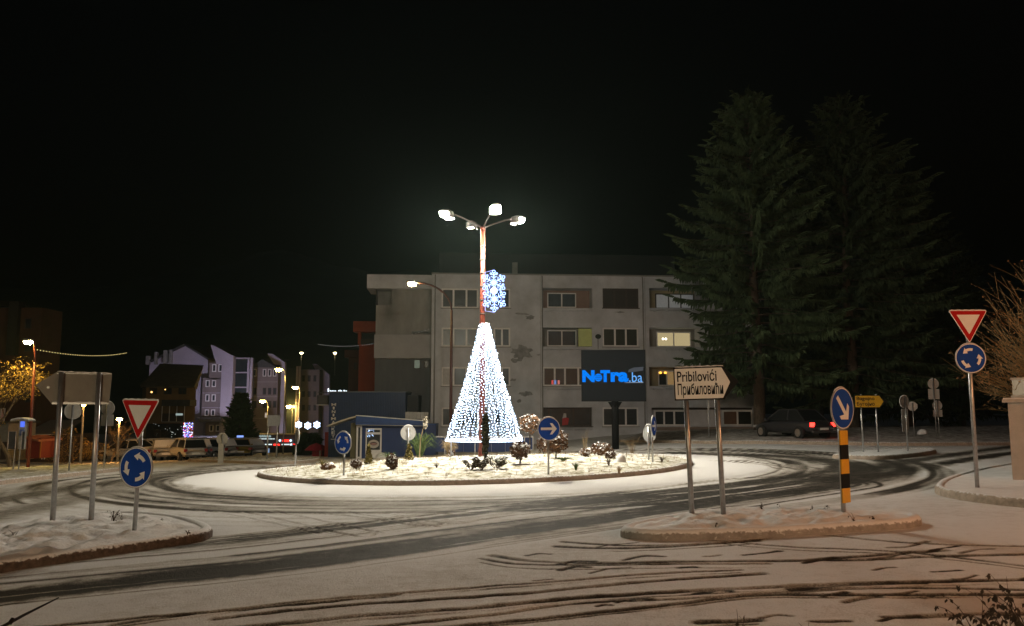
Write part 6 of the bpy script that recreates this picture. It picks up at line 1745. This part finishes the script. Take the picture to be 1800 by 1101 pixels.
def juniper(label, px, py, w_px, h_px, seed):
    p = G(px, py, mound); k = p.y / FPX; rs = np.random.RandomState(seed); r_ = random.Random(seed)
    t = thing('juniper', label, 'shrub', p); st = MB(); Vs, Fs, o = [], [], 0
    for _ in range(9):
        a = r_.uniform(0, 2 * PI); L = w_px * k / 2 * r_.uniform(0.6, 1.1); hh = h_px * k * r_.uniform(0.45, 1.0)
        pts = [Vector((0, 0, -0.03)), Vector((math.cos(a) * L * 0.5, math.sin(a) * L * 0.5, hh * 0.55)), Vector((math.cos(a) * L, math.sin(a) * L, hh))]
        st.tube(pts, [0.012, 0.008, 0.003], 4, cap=False)
        for f in (0.45, 0.7, 0.9, 1.0):
            q = pts[0].lerp(pts[2], f) + Vector((0, 0, 0.04))
            V, F = leaf_cloud(tuple(q), (0.07, 0.07, 0.05), 16, 0.028, rs); Vs.append(V); Fs.append(F + o); o += len(V)
    st.build('stem', m_twig, t)
    fast_mesh('foliage', np.concatenate(Vs), np.concatenate(Fs), mat('frosted_juniper', (0.07, 0.06, 0.04), rough=0.9, var=0.4, scale=9, snow=0.45), t)
juniper('dark low juniper sprays, left clump in front of the cone', 828, 826, 30, 17, 20)
juniper('dark low juniper sprays, middle clump in front of the cone', 846, 827, 26, 16, 21)
juniper('dark low juniper sprays, right clump in front of the cone', 871, 824, 40, 18, 22)
rnd = random.Random(77)
mb = MB()
for k in range(900):
    a = rnd.uniform(0, 2 * PI); rr_ = ISL_R * math.sqrt(rnd.random()) * 0.97
    x, y = ISL[0] + rr_ * math.cos(a), ISL[1] + rr_ * math.sin(a)
    z = float(gz(x, y) + mound(x, y)) - 0.01
    for _ in range(rnd.choice([1, 2, 3])):
        dx, dy, h_ = rnd.gauss(0, 0.04), rnd.gauss(0, 0.04), rnd.uniform(0.04, 0.13)
        mb.tube([(x + dx * 0.2, y + dy * 0.2, z), (x + dx, y + dy, z + h_)], [0.005, 0.002], 3, cap=False)
o = mb.build('grass', m_twig_pale); tag(o, 'short dry grass blades poking through the island snow', 'grass', kind='stuff')

# plume: a tall reed leaning by the pale round sign
p = P(737, 800, 31.2); p.z = float(gz(p.x, p.y) + mound(p.x, p.y))
t = thing('reed', 'tall leaning reed plume right of the pale round sign back', 'plant', p)
a = P(740, 775, 31.2) - p; b_ = P(748, 738, 31.2) - p
MB().tube([(0, 0, -0.1), (a.x * 0.6, 0, a.z), (b_.x * 0.85, 0, b_.z * 0.93), (b_.x, 0, b_.z)], [0.02, 0.018, 0.014, 0.008], 6).build('stalk', m_twig_pale, t)
V, F = leaf_cloud((b_.x * 0.95, 0, b_.z - 0.12), (0.07, 0.07, 0.24), 120, 0.06, np.random.RandomState(3)); fast_mesh('plume', V, F, mat('pale_plume', (0.5, 0.45, 0.36), rough=0.9), t)

# rocks under snow
def rock(label, px, py, w, h, seed, m=None):
    p = G(px, py, mound); k = p.y / FPX; rs = random.Random(seed)
    mb = MB().ball((0, 0, 0), 1.0, 14, 9)
    for i, v in enumerate(mb.v):
        f = 1 + 0.22 * (float(fbm(v[0] * 1.4 + seed, v[1] * 1.4 + v[2], seed, 3)) - 0.5) * 2
        mb.v[i] = (v[0] * w * k / 2 * f, v[1] * w * k / 2 * f, max(v[2], -0.2) * h * k * f)
    o = mb.build('rock', m or m_snowcap, None, smooth=True); o.location = p
    return tag(o, label, 'rock')
rock('snow covered boulder in front of the kiosk wall', 672, 806, 24, 10, 3)
rock('small pointed snowy rock at the right of the island', 1092, 812, 17, 13, 5)
rock('snow capped brown stone at the left tip of the island', 581, 822, 18, 9, 8, mat('brown_stone', (0.2, 0.14, 0.1), rough=0.9, var=0.3, snow=0.5))
p = P(1622, 768, 43); mbk = rock('snowy boulder on the verge behind the right hand signs', 1622, 768, 5, 3, 9); mbk.location = (p.x, 43, float(gz(p.x, 43)) + 0.35); mbk.scale = (3.0, 3.0, 2.4)

# ------------------------------------------------------------------ bare trees and hedges
def bare_tree(label, base, h, seed, spread=0.6, levels=4, m=None, leaves=None, nleaf=0, leaf=0.05, trunk_h=0.3, r0=0.12, name='tree', kids=4, weep=0.0, leafcol=None):
    rs = random.Random(seed)
    t = thing(name, label, 'tree', base)
    trunk = MB(); tw = MB(); tips = []
    def grow(p, d, L, r, lev):
        pts = [p]; q = p; dd = d
        for k in range(4):
            dd = (dd + Vector((rs.gauss(0, 0.13), rs.gauss(0, 0.13), rs.gauss(0.03, 0.08) - weep * (levels - lev) * 0.12))).normalized(); q = q + dd * (L / 4); pts.append(q)
        (trunk if lev >= levels - 1 else tw).tube(pts, [r * (1 - 0.13 * k) for k in range(5)], 6 if lev >= levels - 1 else 3, cap=False)
        if lev <= 1: tips.extend(pts[1:])
        if lev == 0: return
        for k in range(kids + rs.choice([0, 1])):
            s = rs.uniform(0.35, 1.0); o = pts[min(4, int(s * 4))]
            a = rs.uniform(0, 2 * PI)
            nd = (dd * (1 - spread * 0.6) + Vector((math.cos(a), math.sin(a), rs.uniform(-0.1, 0.5))) * spread).normalized()
            grow(o, nd, L * rs.uniform(0.55, 0.8), r * 0.5, lev - 1)
    grow(Vector((0, 0, -0.2)), Vector((0, 0, 1)), h * trunk_h + 0.2, r0, levels)
    trunk.build('trunk', m_bark if m is None else m, t); tw.build('twigs', m_twig if m is None else m, t)
    if nleaf:
        R_ = np.random.RandomState(seed); T = np.array([tuple(q) for q in tips]); sel = T[R_.randint(0, len(T), nleaf)] + R_.randn(nleaf, 3) * 0.06
        d = R_.randn(nleaf, 3); d /= np.linalg.norm(d, axis=1)[:, None]; e = np.cross(d, R_.randn(nleaf, 3)); e /= np.linalg.norm(e, axis=1)[:, None]; f = np.cross(d, e); s = (leaf * (0.6 + 0.8 * R_.rand(nleaf)))[:, None]
        fast_mesh('leaves', np.stack([sel - e * s, sel + f * s * 0.5, sel + e * s, sel - f * s * 0.5], 1).reshape(-1, 3), np.arange(nleaf * 4).reshape(-1, 4), leafcol, t)
    return t
m_gold_leaf = mat('yellow_lit_leaves', (0.30, 0.20, 0.05), rough=0.8, var=0.4, scale=5)
def gp(px, y): 
    x = P(px, 715, y).x; return (x, y, float(gz(x, y)))
bare_tree('bushy bare tree catching yellow lamp light at the left edge', gp(28, 39.5), 8.2, 5, spread=0.75, levels=5, leafcol=m_gold_leaf, nleaf=6000, leaf=0.05, trunk_h=0.36, r0=0.13, kids=3)
bare_tree('yellow lit bare tree just outside the left edge', gp(-40, 38), 7.4, 6, spread=0.75, levels=5, leafcol=m_gold_leaf, nleaf=1500, leaf=0.05, trunk_h=0.36, r0=0.13, kids=3)
bare_tree('weeping golden shrub behind the blank arrow board', gp(133, 53), 3.4, 7, spread=0.8, levels=4, leafcol=m_gold_leaf, nleaf=1800, leaf=0.05, trunk_h=0.5, r0=0.09, weep=0.9)
bare_tree('dark bare tree beside the snowy parked cars', gp(200, 55), 4.0, 8, spread=0.7, levels=4, nleaf=0, trunk_h=0.4, r0=0.10)
bare_tree('small bare tree before the dark shop front', gp(285, 75), 4.6, 9, spread=0.75, levels=4, trunk_h=0.4, r0=0.10)
shrub('rounded orange lit bush under the small orange lamp', 222, 800, 24, 40, m_gold_leaf, 31, n=420, leaf=0.08, y=61)
tree_at(424, 80, 690, 'slender dark spruce by the bar at the left', 1.7, 51, bare=0.04, density=1.6, z=float(gz(-26, 80)))
tree_at(545, 72, 762, 'small dark evergreen left of the minimarket', 1.1, 52, bare=0.02, density=1.6, z=float(gz(-17, 72)))
tree_at(370, 100, 770, 'low dark evergreen before the lilac gable', 0.9, 53, bare=0.02, density=1.6, z=float(gz(-36, 100)))

# willow at the right edge: arching whips with a few clinging leaves
def whip_bush(label, base, n, h, spread, seed, lean):
    rs = random.Random(seed); t = thing('willow_bush', label, 'shrub', base)
    tw = MB(); lf = MB()
    m_whip = mat('reddish_whips', (0.25, 0.155, 0.06), rough=0.8, var=0.3, scale=6); m_lf = mat('tan_leaves', (0.36, 0.22, 0.10), rough=0.85, var=0.3, scale=7)
    stool = MB().tube([(0, 0, -0.2), (0.03, 0.02, 0.9), (0.0, 0.0, 1.7)], [0.22, 0.19, 0.15], 10)
    stool.build('trunk', m_bark, t)
    for _ in range(n):
        a = rs.uniform(0, 2 * PI); el = rs.uniform(-0.15, 1.35); L = h * rs.uniform(0.55, 1.1) * (0.75 + 0.3 * math.sin(max(el, 0)))
        d = Vector((math.cos(a) * math.cos(el) + lean, math.sin(a) * math.cos(el), math.sin(el))).normalized()
        p = Vector((rs.gauss(0, 0.08), rs.gauss(0, 0.08), 1.6 + rs.uniform(-0.3, 0.15))); pts = [p]
        for k in range(7):
            d = (d + Vector((rs.gauss(0, 0.05), rs.gauss(0, 0.05), 0.05 + rs.gauss(0, 0.05)))).normalized(); p = p + d * (L / 7); pts.append(p)
        tw.tube(pts, [0.014 * (1 - k / 8.5) for k in range(8)], 3, cap=False)
        for k in range(2, 7):
            for _r in range(2):
                if rs.random() < 0.75:
                    e = (d + Vector((rs.gauss(0, 0.6), rs.gauss(0, 0.6), rs.gauss(0.1, 0.4)))).normalized(); l2 = L * rs.uniform(0.10, 0.28); q = pts[k] + e * l2
                    tw.tube([pts[k], pts[k] + e * l2 * 0.5 + Vector((0, 0, 0.02)), q], [0.006, 0.0045, 0.002], 3, cap=False)
                    if rs.random() < 0.55:
                        c = q; s = rs.uniform(0.02, 0.045); u = Vector((rs.gauss(0, 1), rs.gauss(0, 1), rs.gauss(0, 1))).normalized(); v = u.orthogonal().normalized(); w = u.cross(v)
                        lf.add([c - u * s, c + v * s * 0.6, c + u * s, c - v * s * 0.6], [(0, 1, 2, 3)]); lf.add([c - u * s, c + w * s * 0.5, c + u * s, c - w * s * 0.5], [(0, 1, 2, 3)])
    tw.build('whips', m_whip, t); lf.build('leaves', m_lf, t)
    return t
bx_ = P(1915, 715, 19.0).x
whip_bush('bare reddish willow with a few tan leaves at the right edge', (bx_, 19.0, float(gz(bx_, 19)) + 0.1), 420, 3.3, 1.0, 4, -0.10)

# ------------------------------------------------------------------ dry weeds on the islands and in the near foreground
def weed(label, p, h, n, seed, leaves=6, r=0.004, spread=0.25, leaf=0.022, m=None, lean=(0, 0)):
    rs = random.Random(seed); t = thing('dry_weed', label, 'weed', p)
    st = MB(); lf = MB()
    for _ in range(n):
        a = rs.uniform(0, 2 * PI); L = h * rs.uniform(0.6, 1.1); s = spread * rs.uniform(0.3, 1.0)
        pts = [Vector((0, 0, -0.03))]
        d = Vector((math.cos(a) * s + lean[0], math.sin(a) * s + lean[1], 1)).normalized()
        for k in range(6):
            d = (d + Vector((rs.gauss(0, 0.10) + math.cos(a) * s * 0.10, rs.gauss(0, 0.10), -0.05 * k))).normalized(); pts.append(pts[-1] + d * (L / 6))
        st.tube(pts, [r * (1 - 0.12 * k) for k in range(7)], 4, cap=False)
        for _l in range(leaves):
            q = pts[rs.randint(2, 6)] + Vector((rs.gauss(0, 0.01), rs.gauss(0, 0.01), 0)); s2 = leaf * rs.uniform(0.7, 1.5)
            u = Vector((rs.gauss(0, 0.5), rs.gauss(0, 0.5), -1)).normalized(); v = u.orthogonal().normalized(); v = (Matrix.Rotation(rs.uniform(0, 6.28), 3, u) @ v)
            w_ = u.cross(v) * s2 * 0.2
            lf.add([q, q + u * s2 * 0.5 + v * s2 * 0.32, q + u * s2 * 1.25 + w_, q + u * s2 * 0.6 - v * s2 * 0.30 + w_], [(0, 1, 2), (0, 2, 3)])
    st.build('stems', m or m_twig, t)
    if leaves: lf.build('leaves', mat('withered_leaves', (0.045, 0.033, 0.024), rough=0.9, var=0.4, scale=9), t)
    return t
W = [(200, 917, 0.22, 7, 'dark leafy weed behind the left yield sign post'), (215, 917, 0.24, 2, 'thin bent stalk right of the dark leafy weed'), (283, 917, 0.12, 3, 'small sprig on the left island near its tip'), (25, 946, 0.24, 2, 'lone dry stalk on the left island at the picture edge'),
     (1339, 897, 0.16, 4, 'dark sprig on the right island behind the white board posts'), (1372, 896, 0.13, 2, 'thin sprig in the middle of the right island'), (1425, 898, 0.15, 2, 'bent stalk left of the striped marker post'), (1452, 902, 0.17, 2, 'curved stalk close to the striped marker post'), (1500, 915, 0.15, 3, 'fine dry sprig right of the striped marker post'), (1535, 911, 0.07, 5, 'low dry tuft near the right end of the right island'), (1258, 923, 0.10, 2, 'short twig in front of the white board posts'), (330, 937, 0.08, 6, 'low flat tuft at the tip of the left island')]
for k, (px, py, h, n, lab) in enumerate(W): weed(lab, G(px, py, dz=0.16), h, n, 60 + k, leaves=6 if k in (0, 4) else 2, r=0.005)
def near(px, y): 
    x = P(px, 715, y).x; return Vector((x, y, float(gz(x, y)) - 0.02))
weed('dark withered weed in the bottom right corner', near(1790, 6.7), 0.62, 12, 91, leaves=16, r=0.006, spread=0.5, leaf=0.035, lean=(-0.25, 0))
weed('arching withered weed left of the corner one', near(1750, 6.7), 0.56, 9, 92, leaves=14, r=0.005, spread=0.6, leaf=0.032, lean=(-0.35, 0))
weed('low withered weed along the bottom right edge', near(1690, 6.8), 0.44, 8, 93, leaves=12, r=0.005, spread=0.6, leaf=0.03, lean=(-0.2, 0))
weed('small bent weed at the bottom edge right of centre', near(1290, 6.9), 0.34, 3, 94, leaves=4, r=0.004, spread=0.25, leaf=0.035)
weed('thin grass stalk at the bottom edge', near(1405, 6.9), 0.26, 3, 95, leaves=0, r=0.003, spread=0.4)
a = P(-25, 1118, 3.6); b_ = P(103, 1051, 4.1)
t = thing('stick', 'straight dark stalk slanting into the bottom left corner', 'stick', (a.x, a.y, a.z))
d = b_ - a
MB().tube([tuple(-d * 0.9), (0, 0, 0), tuple(d * 0.5 + Vector((0, 0, 0.004))), tuple(d)], [0.010, 0.009, 0.006, 0.003], 6).build('stem', m_black, t)
MB().tube([tuple(d * 0.30), tuple(d * 0.34 + Vector((0, 0, 0.012)))], 0.010, 6).build('node', m_black, t)

# ------------------------------------------------------------------ thin cold haze in the night air
hb = MB().box(-1700, 1700, -700, 1700, -12, 150).build('haze', None)
hm = bpy.data.materials.new('haze_air'); hm.use_nodes = True; nt = hm.node_tree; nt.nodes.clear()
ho = nt.nodes.new('ShaderNodeOutputMaterial'); pv = nt.nodes.new('ShaderNodeVolumePrincipled')
pv.inputs['Density'].default_value = 0.0003; pv.inputs['Color'].default_value = (0.66, 0.95, 0.88, 1); pv.inputs['Anisotropy'].default_value = 0.5
nt.links.new(pv.outputs[0], ho.inputs['Volume']); hb.data.materials.append(hm); tag(hb, 'thin cold haze in the night air', 'haze', kind='stuff')
